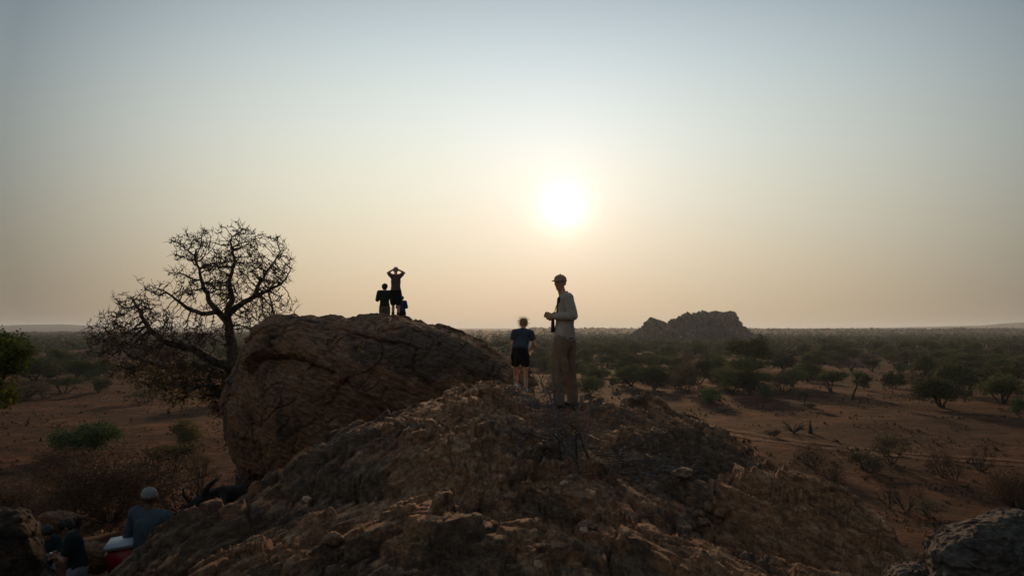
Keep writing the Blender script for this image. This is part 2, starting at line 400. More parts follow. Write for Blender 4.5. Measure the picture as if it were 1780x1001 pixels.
# ------------------------------------------------------------------ star shaped boulders from an outline at a distance
def boulder(name, outline, Y, Yf, Yb, cpx, mat, nth=420, nph=300, power=2.6, detail=None, flat_back=1, ang_dense=None, skew=None):
    """outline: photo points of the silhouette, seen at depth Y; the solid reaches from depth Yf to Yb."""
    c = P(cpx[0], cpx[1], Y)
    pts = [P(px, py, Y)-c for px, py in outline]
    th = np.array([atan2(p.z, p.x) for p in pts]); R = np.array([sqrt(p.x**2+p.z**2) for p in pts])
    o = np.argsort(th); th = th[o]; R = R[o]
    th = np.r_[th[-1]-2*pi, th, th[0]+2*pi]; R = np.r_[R[-1], R, R[0]]
    t = np.linspace(-pi, pi, nth, endpoint=False)
    Rt = np.interp(t, th, R)
    kk = 5; w = np.hanning(kk+2)[1:-1]; w /= w.sum()
    Rt = np.convolve(np.r_[Rt[-kk:], Rt, Rt[:kk]], w, 'same')[kk:-kk]
    ph = (np.linspace(0, 1, nph)); ph = ph*pi
    T, H = np.meshgrid(t, ph)
    cy = np.cos(H); sy = np.sin(H)
    pf, pb = power if isinstance(power, tuple) else (power, power)
    ex = np.where(cy > 0, 2/pf, 2/pb)
    ry = np.sign(cy)*np.abs(cy)**ex; rr = np.abs(sy)**ex
    yy = np.where(ry > 0, -ry*(Y-Yf), -ry*(Yb-Y)); y = c.y+yy
    rr = rr/(rr*Y/y).max()                      # the widest section in view keeps the surveyed outline
    RR = rr*Rt[None, :]
    x = c.x*y/Y+RR*np.cos(T); z = c.z*y/Y+RR*np.sin(T)
    if skew: x, y, z = skew(x, y, z)
    if detail is not None:
        # displace along a rough outward normal
        nx = (x-c.x); ny = (y-c.y)*.6; nz = (z-c.z); l = np.sqrt(nx*nx+ny*ny+nz*nz)+1e-6
        d = detail(x, y, z); x = x+nx/l*d; y = y+ny/l*d; z = z+nz/l*d
    v = np.stack([x, y, z], -1).reshape(-1, 3)
    n, k = T.shape
    i = np.arange((n-1)*k); a = i//k; b = i % k
    q = a*k+b; q2 = a*k+(b+1) % k
    f = np.stack([q, q2, q2+k, q+k], -1)
    org = np.array([c.x, c.y, v[:, 2].min()])
    ob = mesh_obj(name, v-org, f, mat, smooth=True, loc=org)
    return ob
def big_detail(x, y, z):
    w = fbm(x*.35, y*.35, z*.35, oct=2, seed=80); w2 = fbm(x*.35+5, y*.35, z*.35, oct=2, seed=81)
    ed = fbm(x*3, y*3, z*3, oct=4, seed=87, gain=.6)
    s = sstep(0, 1, (x+6.8)/4.0)                # layers dip to the right on the flank, the left face is blocky
    f1, f2, cid, dx, dy = worley(x*.46+.5*w+.03*ed, z*.52+.4*w2+.03*ed, y*.2, seed=84)
    g1, g2, gid, ex, ey = worley(x*1.25+.5*w+.07*ed, z*1.4+.5*w2+.07*ed, y*.5, seed=88)
    u = -(x*.36+z*1.0)+.10*y+.55*w+.25*fbm(x*.6, y*.6, z*.8, oct=3, seed=82)+.05*ed
    d = .27*s*(saw(u+cid*.5+.35*fbm(x*.5, z*.5, y*.4, oct=2, seed=91), .9, 11)-.4)+.11*s*(saw(u+gid*.3+.2*fbm(x*1.5, z*1.5, y, oct=2, seed=92), .31, 12)-.4)
    d = d+(1-s)*.06*(saw(x*.9+z*.25+.5*w2+gid*.2, .45, 14)-.4)
    top = sstep(.2, -1.2, z)
    d = d+(cid-.5)*.26*(.35+.65*top)*(1-.4*s)-.13*np.exp(-((f2-f1)/.022)**2)*(1-.65*s)
    d = d+(1-.55*s)*(((cid*7.3) % 1-.5)*.55*dx+((cid*3.1) % 1-.5)*.55*dy+((gid*5.7) % 1-.5)*.16*ex+((gid*9.1) % 1-.5)*.16*ey)
    d = d+(gid-.5)*.09*(1-.5*s)-.05*np.exp(-((g2-g1)/.03)**2)*sstep(-.1, .4, w)
    d = d+fbm(x*.7, y*.5, z*.7, oct=2, seed=85)*.14*(.3+.7*top)+ed*.045+fbm(x*9, y*5, z*11, oct=3, seed=89, gain=.6)*.02
    d = d-.07*crease(x*.9+.4*w, z*.9, 90, .04, y*.3)*(1-.5*s)
    return d
boul_out = [(393, 690), (397, 655), (406, 622), (418, 598), (432, 578), (450, 567), (470, 559), (490, 552), (520, 549), (556, 551), (578, 547), (592, 547), (604, 553), (625, 550), (650, 546), (690, 547), (712, 550),
            (740, 557), (790, 570), (830, 586), (868, 607), (892, 622), (915, 645), (935, 685), (930, 760), (850, 820), (700, 860), (560, 880), (470, 862), (438, 836), (418, 806), (404, 775), (395, 735)]
def bskew(x, y, z):
    return x, y, z
mat_boulder = rock_mat('boulder_rock', tint=(1.02, .90, .76), scale=.6, stretch=(.5, .6, 2.3), rot=(0, -.35, 0))
big = boulder('boulder', boul_out, 28, 19.5, 36.5, (640, 700), mat_boulder, nth=1000, nph=520, power=(2.5, 4), detail=big_detail)
tag(big, 'huge cracked brown boulder with three people on its crest beside the tree', 'boulder')

def small_detail(amp, fr, seed):
    def f(x, y, z):
        n = fbm(x*fr, y*fr*.5, z*fr*2, oct=4, seed=seed)
        w = worley(x*fr*1.1, y*fr*.8, z*fr*1.4, seed=seed+3)
        return (terrace(n*.5, .2, .7)+fbm(x*fr*5, y*fr*5, z*fr*5, oct=4, seed=seed+1)*.14+(w[2]-.5)*.25-.12*np.exp(-((w[1]-w[0])/.05)**2))*amp
    return f
mat_grey = rock_mat('grey_boulder_rock', tint=(.45, .62, .80), scale=1.6, stretch=(1, 1, 2.2))
o = boulder('boulder', [(1602, 990), (1606, 950), (1612, 930), (1640, 914), (1660, 904), (1700, 893), (1740, 886), (1790, 892), (1850, 915), (1900, 980), (1900, 1090), (1750, 1130), (1620, 1100)], 5.2, 4.3, 6.4, (1750, 1010), mat_grey, 360, 240, 2.6, small_detail(.13, 2.2, 101))
tag(o, 'blue grey weathered boulder filling the bottom right corner', 'boulder')
o = boulder('boulder', [(1535, 1001), (1550, 985), (1590, 978), (1625, 985), (1640, 1010), (1620, 1080), (1560, 1080), (1530, 1040)], 5.0, 4.6, 5.6, (1585, 1030), mat_grey, 200, 140, 2.4, small_detail(.06, 4, 111))
tag(o, 'low pale rock wedged left of the grey corner boulder', 'boulder')
o = boulder('boulder', [(-90, 960), (-60, 905), (-10, 884), (30, 883), (58, 893), (72, 925), (84, 985), (90, 1080), (40, 1180), (-60, 1180)], 8.2, 7.2, 9.8, (0, 1010), rock_mat('dark_boulder_rock', tint=(.8, .85, .85), scale=1.2, dark=.25), 300, 200, 2.6, small_detail(.16, 1.6, 121))
tag(o, 'dark rough boulder in the bottom left corner beside the two hikers', 'boulder')
# low rocks behind the two hikers on the slope
for k, (px, py, Y, w, h, lab) in enumerate([(165, 958, 13.5, 46, 16, 'flat tan rock behind the bending hiker, left of the cooler'), (420, 985, 6.2, 0, 0, None), (105, 900, 19, 40, 12, 'low dark ledge of rock above the bending hiker')]):
    if lab is None: continue
    out = [(px+w*cos(a), py-h*sin(a)*(1 if sin(a) > 0 else 2.2)) for a in np.linspace(0, 2*pi, 14, endpoint=False)]
    o = boulder('rock', out, Y, Y-.8, Y+1.0, (px, py), mat_boulder, 140, 90, 2.4, small_detail(.10, 2.5, 130+k)); tag(o, lab, 'rock')

# ------------------------------------------------------------------ far rocky hill
def kop_detail(x, y, z):
    w = fbm(x*.05, y*.05, z*.05, oct=3, seed=140)
    d = (1-np.abs(perlin(x*.055+w, y*.03, z*.02, 141))*2.2)*4.2+fbm(x*.16, y*.16, z*.10, oct=4, seed=142)*2.6
    f = worley(x*.10, y*.08, z*.07+w*.5, seed=143)
    return d*1.25-3.2*np.exp(-((f[1]-f[0])/.07)**2)-2.4+(f[2]-.5)*3.4
kop_out = [(1066, 600), (1084, 588), (1102, 580), (1114, 574), (1122, 565), (1131, 559), (1141, 554), (1152, 559), (1160, 565), (1166, 566), (1172, 560), (1181, 553), (1192, 550), (1208, 549), (1230, 548), (1250, 547), (1266, 544),
           (1277, 546), (1283, 552), (1287, 562), (1289, 570), (1295, 578), (1304, 585), (1318, 592), (1334, 600), (1300, 640), (1200, 660), (1110, 640)]
mat_kop = rock_mat('hill_rock', tint=(.9, 1.0, 1.05), scale=.035, stretch=(1, 1, .5), dark=.68)
kop = boulder('rocky_hill', kop_out, 760, 700, 820, (1210, 600), mat_kop, 520, 260, 2.3, kop_detail)
tag(kop, 'flat topped rocky hill standing on the plain with cliffs at its right end', kind='structure')

# ------------------------------------------------------------------ tubes and growth
class Tubes:
    def __init__(s): s.v = []; s.f = []; s.n = 0
    def tube(s, pts, rad, k=5, cap=True):
        pts = [Vector(p) for p in pts]
        if len(pts) < 2: return
        t0 = (pts[1]-pts[0]).normalized(); u = t0.orthogonal().normalized()
        base = s.n
        for i, p in enumerate(pts):
            t = (pts[min(i+1, len(pts)-1)]-pts[max(i-1, 0)])
            t = t.normalized() if t.length > 1e-9 else t0
            u = (u-t*u.dot(t)); u = u.normalized() if u.length > 1e-6 else t.orthogonal().normalized()
            w = t.cross(u)
            for j in range(k):
                a = 2*pi*j/k; s.v.append(p+(u*cos(a)+w*sin(a))*rad[i])
        for i in range(len(pts)-1):
            for j in range(k):
                a = base+i*k+j; b = base+i*k+(j+1) % k; s.f.append((a, b, b+k, a+k))
        if cap: s.f.append(tuple(base+j for j in range(k))[::-1]); s.f.append(tuple(base+(len(pts)-1)*k+j for j in range(k)))
        s.n += len(pts)*k
    def build(s, name, mat, parent=None, loc=None, smooth=True):
        o = mesh_obj(name, [tuple(v) for v in s.v], s.f, mat, parent, smooth); 
        if loc is not None: o.location = loc
        return o
def leaves_mesh(cent, size, rng, flat=.0, elong=1.6, fold=True):
    """one small kite of two triangles per leaf"""
    n = len(cent); cent = np.asarray(cent, float); size = np.broadcast_to(size, (n,)).astype(float)
    a = rng.normal(size=(n, 3)); a[:, 2] *= (1-flat); a /= np.linalg.norm(a, axis=1)[:, None]
    b = rng.normal(size=(n, 3)); b -= a*(a*b).sum(1)[:, None]; b /= np.linalg.norm(b, axis=1)[:, None]
    h = size[:, None]*.5
    v = np.stack([cent-a*h*elong, cent+b*h*.8, cent+a*h*elong, cent-b*h*.8], 1).reshape(-1, 3)
    f = np.arange(n*4).reshape(n, 4)
    return v, f
def grow(att, pos, par, step, infl, kill, iters, rng, jitter=.18, grav=0.0):
    pos = [np.array(p, float) for p in pos]; par = list(par)
    att = np.asarray(att, float); alive = np.ones(len(att), bool)
    nd = np.full(len(att), 1e9); ni = np.zeros(len(att), int)
    def upd(start):
        Q = np.array(pos[start:])
        for c0 in range(0, len(Q), 200):
            q = Q[c0:c0+200]; d = np.linalg.norm(att[:, None]-q[None], axis=2); j = d.argmin(1); m = d[np.arange(len(att)), j]
            b = m < nd; nd[b] = m[b]; ni[b] = j[b]+start+c0
    upd(0); kids = {}
    for it in range(iters):
        act = alive & (nd < infl)
        if not act.any(): break
        idx = ni[act]; d = att[act]-np.array(pos)[idx]; d /= np.linalg.norm(d, axis=1)[:, None]+1e-9
        u, inv = np.unique(idx, return_inverse=True); acc = np.zeros((len(u), 3)); np.add.at(acc, inv, d)
        start = len(pos); P_ = np.array(pos)
        for k, i in enumerate(u):
            if kids.get(i, 0) >= 3: continue
            v = acc[k]; l = np.linalg.norm(v)
            v = (v/l if l > 1e-6 else rng.normal(size=3))+rng.normal(size=3)*jitter; v[2] -= grav; v /= np.linalg.norm(v)
            pos.append(P_[i]+v*step); par.append(i); kids[i] = kids.get(i, 0)+1
        if len(pos) == start: break
        upd(start); alive &= nd > kill
    return np.array(pos), np.array(par)
def radii(par, tip, exp_=2.4, maxr=None):
    n = len(par); r = np.zeros(n); has = np.zeros(n, bool)
    for i in range(n-1, 0, -1):
        if r[i] == 0: r[i] = tip**exp_
        if par[i] >= 0: r[par[i]] += r[i]
    r[r == 0] = tip**exp_
    r = r**(1/exp_)
    return np.minimum(r, maxr) if maxr else r
def chains(pos, par, r):
    n = len(par); ch = [[] for _ in range(n)]
    for i in range(n):
        if par[i] >= 0: ch[par[i]].append(i)
    out = []; st = [(i, None) for i in range(n) if par[i] < 0]
    while st:
        i, p = st.pop(); c = [] if p is None else [p]; c.append(i)
        while ch[i]:
            k = sorted(ch[i], key=lambda j: -r[j]); 
            for j in k[1:]: st.append((j, i))
            i = k[0]; c.append(i)
        out.append(c)
    return out
def blob_pts(lobes, rng):
    out = []
    for (c, r, n) in lobes:
        d = rng.normal(size=(n, 3)); d /= np.linalg.norm(d, axis=1)[:, None]; d *= rng.random(n)[:, None]**.38
        out.append(np.array(c)+d*np.array(r))
    return np.concatenate(out)

# ------------------------------------------------------------------ the big bare tree beside the boulder
bark = bark_mat('pale_bark', (.035, .024, .018), (.20, .16, .12))
twigm = bark_mat('twig_bark', (.020, .014, .011), (.07, .05, .038))
leaf_olive = leaf_mat('olive_leaves', (.045, .045, .014), (.14, .125, .035), .45)
leaf_dead = leaf_mat('withered_leaves', (.030, .018, .010), (.065, .038, .020), .3)
def big_tree():
    YT = 31.0; rng = np.random.default_rng(5)
    limbs = [  # photo points with depth
        [(428, 760, 31.5, .30), (420, 715, 31.2, .27), (412, 675, 31, .24), (407, 640, 31, .21), (404, 610, 31, .17), (399, 585, 30.9, .14), (398, 565, 30.8, .12), (395, 545, 30.8, .10)],
        [(407, 640, 31, .2), (385, 632, 30.6, .15), (362, 622, 30.2, .13), (338, 606, 29.9, .11), (310, 600, 29.6, .09), (285, 594, 29.4, .08), (262, 575, 29.3, .07), (246, 550, 29.2, .05), (232, 522, 29.2, .03)],
        [(412, 675, 31, .2), (388, 655, 31.6, .14), (360, 640, 32, .12), (325, 634, 32.3, .10), (290, 637, 32.5, .08), (255, 628, 32.6, .07), (225, 618, 32.7, .05), (205, 598, 32.7, .04), (190, 578, 32.7, .03)],
        [(420, 715, 31.2, .2), (398, 705, 30.4, .13), (385, 685, 29.7, .11), (368, 668, 29.2, .08), (345, 672, 28.8, .06), (325, 680, 28.6, .04)],
        [(398, 565, 30.8, .12), (380, 543, 30.5, .09), (362, 520, 30.2, .07), (352, 492, 30, .05), (342, 460, 30, .035)],
        [(395, 545, 30.8, .10), (404, 520, 31.2, .08), (398, 490, 31.5, .06), (408, 455, 31.6, .04), (402, 425, 31.7, .03)],
        [(395, 545, 30.8, .10), (418, 530, 31.0, .08), (440, 516, 31.3, .07), (452, 490, 31.5, .05), (470, 465, 31.7, .035), (486, 440, 31.8, .02)],
        [(380, 543, 30.5, .09), (350, 545, 30.2, .07), (325, 535, 30, .05), (305, 520, 29.8, .035), (285, 505, 29.7, .02)],
        [(440, 516, 31.3, .06), (465, 506, 31, .045), (488, 494, 30.8, .03), (505, 470, 30.6, .02)],
    ]
    pos = []; par = []; fr = []; index = {}
    for L_ in limbs:
        prev = None
        for (px, py, Y, r) in L_:
            key = (px, py)
            if key in index: prev = index[key]; continue
            p = np.array(P(px, py, Y))
            if prev is None: pos.append(p); par.append(-1); fr.append(r*1.2); prev = len(pos)-1; index[key] = prev; continue
            a = pos[prev]; n = max(1, int(np.linalg.norm(p-a)/.17)); ra = fr[prev]
            for k in range(1, n+1):
                t = k/n; q = a+(p-a)*t+rng.normal(size=3)*.025*(k < n)
                pos.append(q); par.append(len(pos)-2 if k > 1 else prev); fr.append(ra+(r*1.2-ra)*t)
            prev = len(pos)-1; index[key] = prev
    def lobe(px, py, Y, rx, ry, rd, n): return (tuple(P(px, py, Y)), (rx/F*Y, rd, ry/F*Y), n)
    lobes = [lobe(352, 460, 30, 58, 68, 1.7, 760), lobe(410, 430, 31.5, 38, 48, 1.4, 480), lobe(462, 462, 31.5, 50, 58, 1.7, 700), lobe(400, 505, 31, 95, 50, 2.0, 760), lobe(478, 525, 30.8, 36, 30, 1.3, 220),
             lobe(250, 540, 29.3, 46, 56, 1.5, 600), lobe(195, 588, 31, 42, 48, 1.5, 480), lobe(290, 590, 30, 70, 40, 1.7, 460), lobe(260, 640, 32, 70, 34, 1.5, 360), lobe(330, 665, 29.5, 75, 42, 1.5, 560), lobe(350, 578, 30, 70, 34, 1.3, 380), lobe(445, 556, 31, 48, 26, 1.2, 240), lobe(230, 590, 30, 50, 40, 1.3, 240), lobe(375, 700, 29.5, 32, 26, .9, 100)]
    att = blob_pts(lobes, rng); nn = fbm(att[:, 0]*1.1, att[:, 1]*1.1, att[:, 2]*1.1, oct=2, seed=61); n2_ = fbm(att[:, 0]*2.2+9, att[:, 1]*2.2, att[:, 2]*2.2, oct=1, seed=62); att = att[(nn > -.15) & (n2_ > -.35)]
    n0 = len(pos)
    pos, par = grow(att, pos, par, .105, .8, .125, 70, rng, jitter=.22)
    r = radii(par, .0118, 2.2)
    for i in range(n0): r[i] = max(min(r[i], fr[i]*1.15), fr[i]*.75)
    for i in range(n0, len(par)): r[i] = min(r[i], r[par[i]]*.93)
    main = Tubes(); tw = Tubes()
    for c in chains(pos, par, r):
        rr = [r[i] for i in c]; pp = [pos[i] for i in c]
        if len(c) > 1 and c[0] != 0: rr[0] = rr[1]
        big_ = max(rr) > .032
        (main if big_ else tw).tube(pp, rr, 8 if big_ else 4, cap=False)
    # short spurs at the tips
    tips = np.setdiff1d(np.arange(len(par)), par); 
    for i in tips:
        for k in range(rng.integers(3, 6)):
            d = rng.normal(size=3); d[2] += .5; d /= np.linalg.norm(d); l = rng.uniform(.08, .34); p = pos[i]
            m = p+d*l*.5+rng.normal(size=3)*.02
            tw.tube([p, m, p+d*l+rng.normal(size=3)*.03], [.0115, .0095, .006], 3, cap=False)
    base = Vector((pos[0][0], pos[0][1], gz(pos[0][0], pos[0][1])-.1))
    bottom = Tubes()
    p0 = Vector(pos[0]); main.tube([base-Vector((0, 0, .3)), base+(p0-base)*.3, base+(p0-base)*.7, p0], [.55, .42, .34, r[0]], 12)
    root = empty('tree', base); tag(root, 'large gnarled tree with mostly bare spreading branches left of the boulder', 'tree')
    for t, nm, mt in ((main, 'trunk', bark), (tw, 'branches', twigm)):
        o = t.build(nm, mt, root, smooth=True); o.location = -base
    # leaves: few withered ones on top, many olive ones low on the left
    cand = np.arange(n0, len(par)); px_, py_ = [], []
    q = pos[cand]
    ele = q[:, 2]
    keep_top = cand[(rng.random(len(cand)) < .20)]
    lowp = np.clip((P(300, 640, 30).z-ele)/1.0+.45, 0, 1)
    keep_low = cand[rng.random(len(cand)) < lowp*.9]
    def leafset(ids, n, sp, size, name, mt):
        c = np.repeat(pos[ids], n, 0)+rng.normal(size=(len(ids)*n, 3))*sp
        v, f = leaves_mesh(c, rng.uniform(size*.7, size*1.4, len(c)), rng, .2, 1.3)
        o = mesh_obj(name, v-np.array(base), f, mt, root); return o
    leafset(keep_top, 3, .06, .065, 'withered_leaves', leaf_dead); root.children[-1]['kind'] = 'stuff' if False else 'thing'
    leafset(keep_low, 5, .20, .075, 'leaves', leaf_olive)
    print('tree nodes', len(par), 'leaves', len(keep_low)*5)
big_tree()

# small bare sapling on the boulder's left shoulder
def recurse(T, p, d, l, r, lev, rng, k=3, spread=.6, up=.15, tips=None, seg=3, ratio=.68, kids=3):
    pts = [p]; rad = [r]; q = Vector(p); dd = Vector(d).normalized()
    for i in range(seg):
        dd = (dd+Vector(rng.normal(size=3))*.16+Vector((0, 0, up*.25))).normalized(); q = q+dd*(l/seg); pts.append(q.copy()); rad.append(r*(1-.45*(i+1)/seg))
    T.tube(pts, rad, 6 if r > .03 else (4 if r > .012 else 3), cap=False)
    if lev <= 0:
        if tips is not None: tips.append(pts[-1]); 
        return
    for c in range(kids+(1 if rng.random() < .4 else 0)):
        t = rng.uniform(.35, 1.0) if c else 1.0; i = min(int(t*seg), seg-1); s = pts[i].lerp(pts[i+1], t*seg-i)
        nd = (dd+Vector(rng.normal(size=3))*spread+Vector((0, 0, up))).normalized()
        recurse(T, s, nd, l*ratio*rng.uniform(.75, 1.2), rad[i+1]*.72, lev-1, rng, k, spread, up, tips, seg, ratio, kids)

# ------------------------------------------------------------------ plants of the plain: kinds first, then copies
lf_dark = leaf_mat('dark_acacia_leaves', (.034, .042, .013), (.10, .108, .036), .25)
lf_green = leaf_mat('green_bush_leaves', (.026, .046, .014), (.075, .11, .032), .22)
lf_brown = leaf_mat('dry_bush_leaves', (.045, .036, .020), (.11, .085, .045), .2)
lf_dry = leaf_mat('thicket_leaves', (.035, .022, .013), (.10, .062, .034), .2)
lf_yell = leaf_mat('yellow_green_leaves', (.035, .038, .012), (.10, .095, .03), .4)
bark_d = bark_mat('dark_bark', (.028, .020, .014), (.075, .055, .040))
def make_plant(name, lobes, nleaf, size, trunk, rng, lmat, stems=3, twigs=0):
    """lobes: (centre, radii, share). Returns [(part name, mesh, material)] with the base at the origin, about 1 unit = 1 m"""
    cs = []
    tot = sum(l[2] for l in lobes)
    for c, r, sh in lobes:
        n = int(nleaf*sh/tot); ncl = max(4, n//14); thin = .2
        d = rng.normal(size=(ncl, 3)); d /= np.linalg.norm(d, axis=1)[:, None]; d[:, 2] = np.where(d[:, 2] < -.35, -d[:, 2]*.5, d[:, 2])
        d *= (rng.random(ncl)**.30)[:, None]
        q = np.array(c)+d*np.array(r)*(1+rng.normal(size=(ncl, 1))*.07)
        k = np.repeat(q, 14, 0)+rng.normal(size=(ncl*14, 3))*np.array([.16, .16, .09])*min(r[0], 1.2); cs.append(k)
    cs = np.concatenate(cs); cs[:, 2] = np.maximum(cs[:, 2], .03)
    v, f = leaves_mesh(cs, rng.uniform(size*.6, size*1.5, len(cs)), rng, .3, 1.2)
    crown = mesh_obj('crown', v, f, lmat)
    T = Tubes()
    for s in range(stems):
        c, r, _ = lobes[s % len(lobes)]
        a = rng.uniform(0, 2*pi); b = Vector((cos(a)*.12, sin(a)*.12, -.15)); e = Vector(c)+Vector(rng.normal(size=3))*.15
        m1 = b.lerp(e, .35)+Vector((rng.normal()*.1, rng.normal()*.1, -.05)); m2 = b.lerp(e, .7)+Vector((rng.normal()*.12, rng.normal()*.12, 0))
        T.tube([b, m1, m2, e], [trunk, trunk*.8, trunk*.6, trunk*.35], 5, cap=False)
        for k in range(5):
            e2 = e+Vector(rng.normal(size=3))*Vector(r).length*.38; T.tube([m2, m2.lerp(e2, .5)+Vector(rng.normal(size=3))*.08, e2], [trunk*.4, trunk*.28, trunk*.12], 3, cap=False)
    tr = T.build('trunk', bark_d)
    return crown, tr
def bare_plant(rng, h, n, lev, r, spread, lmat=None, nleaf=0, kids=3):
    T = Tubes(); tips = []
    for i in range(n):
        a = 2*pi*i/n+rng.uniform(-.5, .5); d = Vector((cos(a)*spread, sin(a)*spread, 1))
        recurse(T, Vector((cos(a)*.06, sin(a)*.06, -.1)), d, h*.42, r, lev, rng, spread=.55, up=.12, tips=tips, kids=kids, ratio=.66)
    tr = T.build('branches', twigm)
    cr = None
    if nleaf:
        tp = np.array([tuple(t) for t in tips]); c = np.repeat(tp, nleaf, 0)+rng.normal(size=(len(tp)*nleaf, 3))*.09
        v, f = leaves_mesh(c, rng.uniform(.03, .07, len(c)), rng, .2, 1.2); cr = mesh_obj('crown', v, f, lmat)
    return cr, tr
rg = np.random.default_rng(77)
def rl(n, W_, H, base, rz_, rng):   # n lobes in a dome of half width W_, height base..H
    L_ = []
    for i in range(n):
        a = rng.uniform(0, 2*pi); q = sqrt(rng.random())*W_*.68
        L_.append(((cos(a)*q, sin(a)*q, base+(H-base)*rng.uniform(.22, .74)*(1-.35*(q/W_)**2)), (W_*rng.uniform(.35, .5), W_*rng.uniform(.35, .5), (H-base)*rng.uniform(.28, .42)*rz_), 1))
    return L_
PROTO = {}
BB = {}
def proto(key, parts): 
    PROTO[key] = [p for p in parts if p]
    co = np.concatenate([np.array([v.co[:] for v in p.data.vertices]) for p in PROTO[key]]); BB[key] = (2*np.percentile(np.abs(co[:, :2]), 98), np.percentile(co[:, 2], 98.5))
    for p in PROTO[key]: COL.objects.unlink(p)
# sizes in metres: total width about 2, total height about given
for i in range(4): proto(('dome', i), make_plant('x', rl(13, 2.2, 3.0, .25, 1.15, rg), 9000, .105, .10, rg, lf_dark, 4))
for i in range(3): proto(('umbrella', i), make_plant('x', rl(12, 2.5, 3.0, 1.1, .95, rg), 7000, .105, .12, rg, lf_dark, 4))
for i in range(4): proto(('bush', i), make_plant('x', rl(9, 1.5, 1.9, .0, 1.2, rg), 5200, .09, .06, rg, lf_green if i % 2 else lf_dark, 4))
for i in range(3): proto(('dry', i), make_plant('x', rl(9, 1.8, 2.4, .2, 1.1, rg), 3600, .08, .07, rg, lf_brown, 5))
for i in range(2): proto(('yellow', i), make_plant('x', rl(7, 1.8, 2.1, .3, 1.0, rg), 3800, .08, .06, rg, lf_yell, 5))
for i in range(2): proto(('green', i), make_plant('x', rl(10, 2.0, 1.9, .0, 1.25, rg), 7500, .10, .07, rg, lf_green, 5))
proto(('lollipop', 0), make_plant('x', [((0, 0, 1.7), (.62, .62, .55), 1), ((.1, .1, 2.0), (.45, .45, .4), .5)], 1600, .11, .09, rg, lf_dark, 1))
for i in range(3): proto(('bare', i), bare_plant(rg, 2.4, 5, 4, .05, .55))
for i in range(2): proto(('bare_leafy', i), bare_plant(rg, 2.6, 8, 4, .045, .7, lf_dry, 4))
proto(('thicket', 0), bare_plant(rg, 2.6, 22, 4, .035, 1.1, lf_dry, 5, kids=3))
proto(('thicket', 1), bare_plant(rg, 2.6, 20, 4, .035, 1.3, lf_dry, 4, kids=3))

def put(key, x, y, s, sx=1.0, sz=1.0, rot=None, label=None, cat='bush', name='bush', group=None, z=None, sink=.05):
    root = empty(name, (x, y, (gz(x, y) if z is None else z)-sink*s)); root.rotation_euler[2] = random.uniform(0, 6.28) if rot is None else rot
    root.scale = (s*sx, s*sx, s*sz)
    for p in PROTO[key]:
        c = p.copy(); COL.objects.link(c); c.parent = root; c.name = p.name.split('.')[0]
    tag(root, label, cat, group); return root
def ground_at(px, py):
    """where the line of sight through a photo point meets the ground"""
    d = pdir(px, py); lo = 4.
    t = np.geomspace(14, 3000, 4000); dd = np.array(d)/d.y
    g = ground_h(dd[0]*t, t); z = dd[2]*t; k = np.argmax(z < g)
    return float(dd[0]*t[k]), float(t[k])
W0 = {'dome': 4.6, 'umbrella': 5.4, 'bush': 3.2, 'dry': 3.8, 'yellow': 3.8, 'green': 4.2, 'lollipop': 1.35, 'bare': 3.0, 'bare_leafy': 3.2, 'thicket': 4.4}
H0 = {'dome': 3.0, 'umbrella': 3.1, 'bush': 2.0, 'dry': 2.5, 'yellow': 2.2, 'green': 2.0, 'lollipop': 2.4, 'bare': 2.5, 'bare_leafy': 2.6, 'thicket': 2.4}
USED = []
def plant_px(kind, i, px, py, wpx, hpx, label, cat=None, group=None):
    x, y = ground_at(px, py); w = wpx/F*y; h = hpx/F*y
    i = i % len([k for k in PROTO if k[0] == kind]); s = w/BB[(kind, i)][0]; sz = (h/BB[(kind, i)][1])/s
    nm = 'tree' if kind in ('dome', 'umbrella', 'lollipop') else 'bush'
    USED.append((x, y, w*.45)); COUNT[nm] = COUNT.get(nm, 0)+1
    return put((kind, i % len([k for k in PROTO if k[0] == kind])), x, y, s, 1, sz, label=label, cat=cat or nm, name=('acacia_tree' if nm == 'tree' else nm), group=group)
COUNT = {}
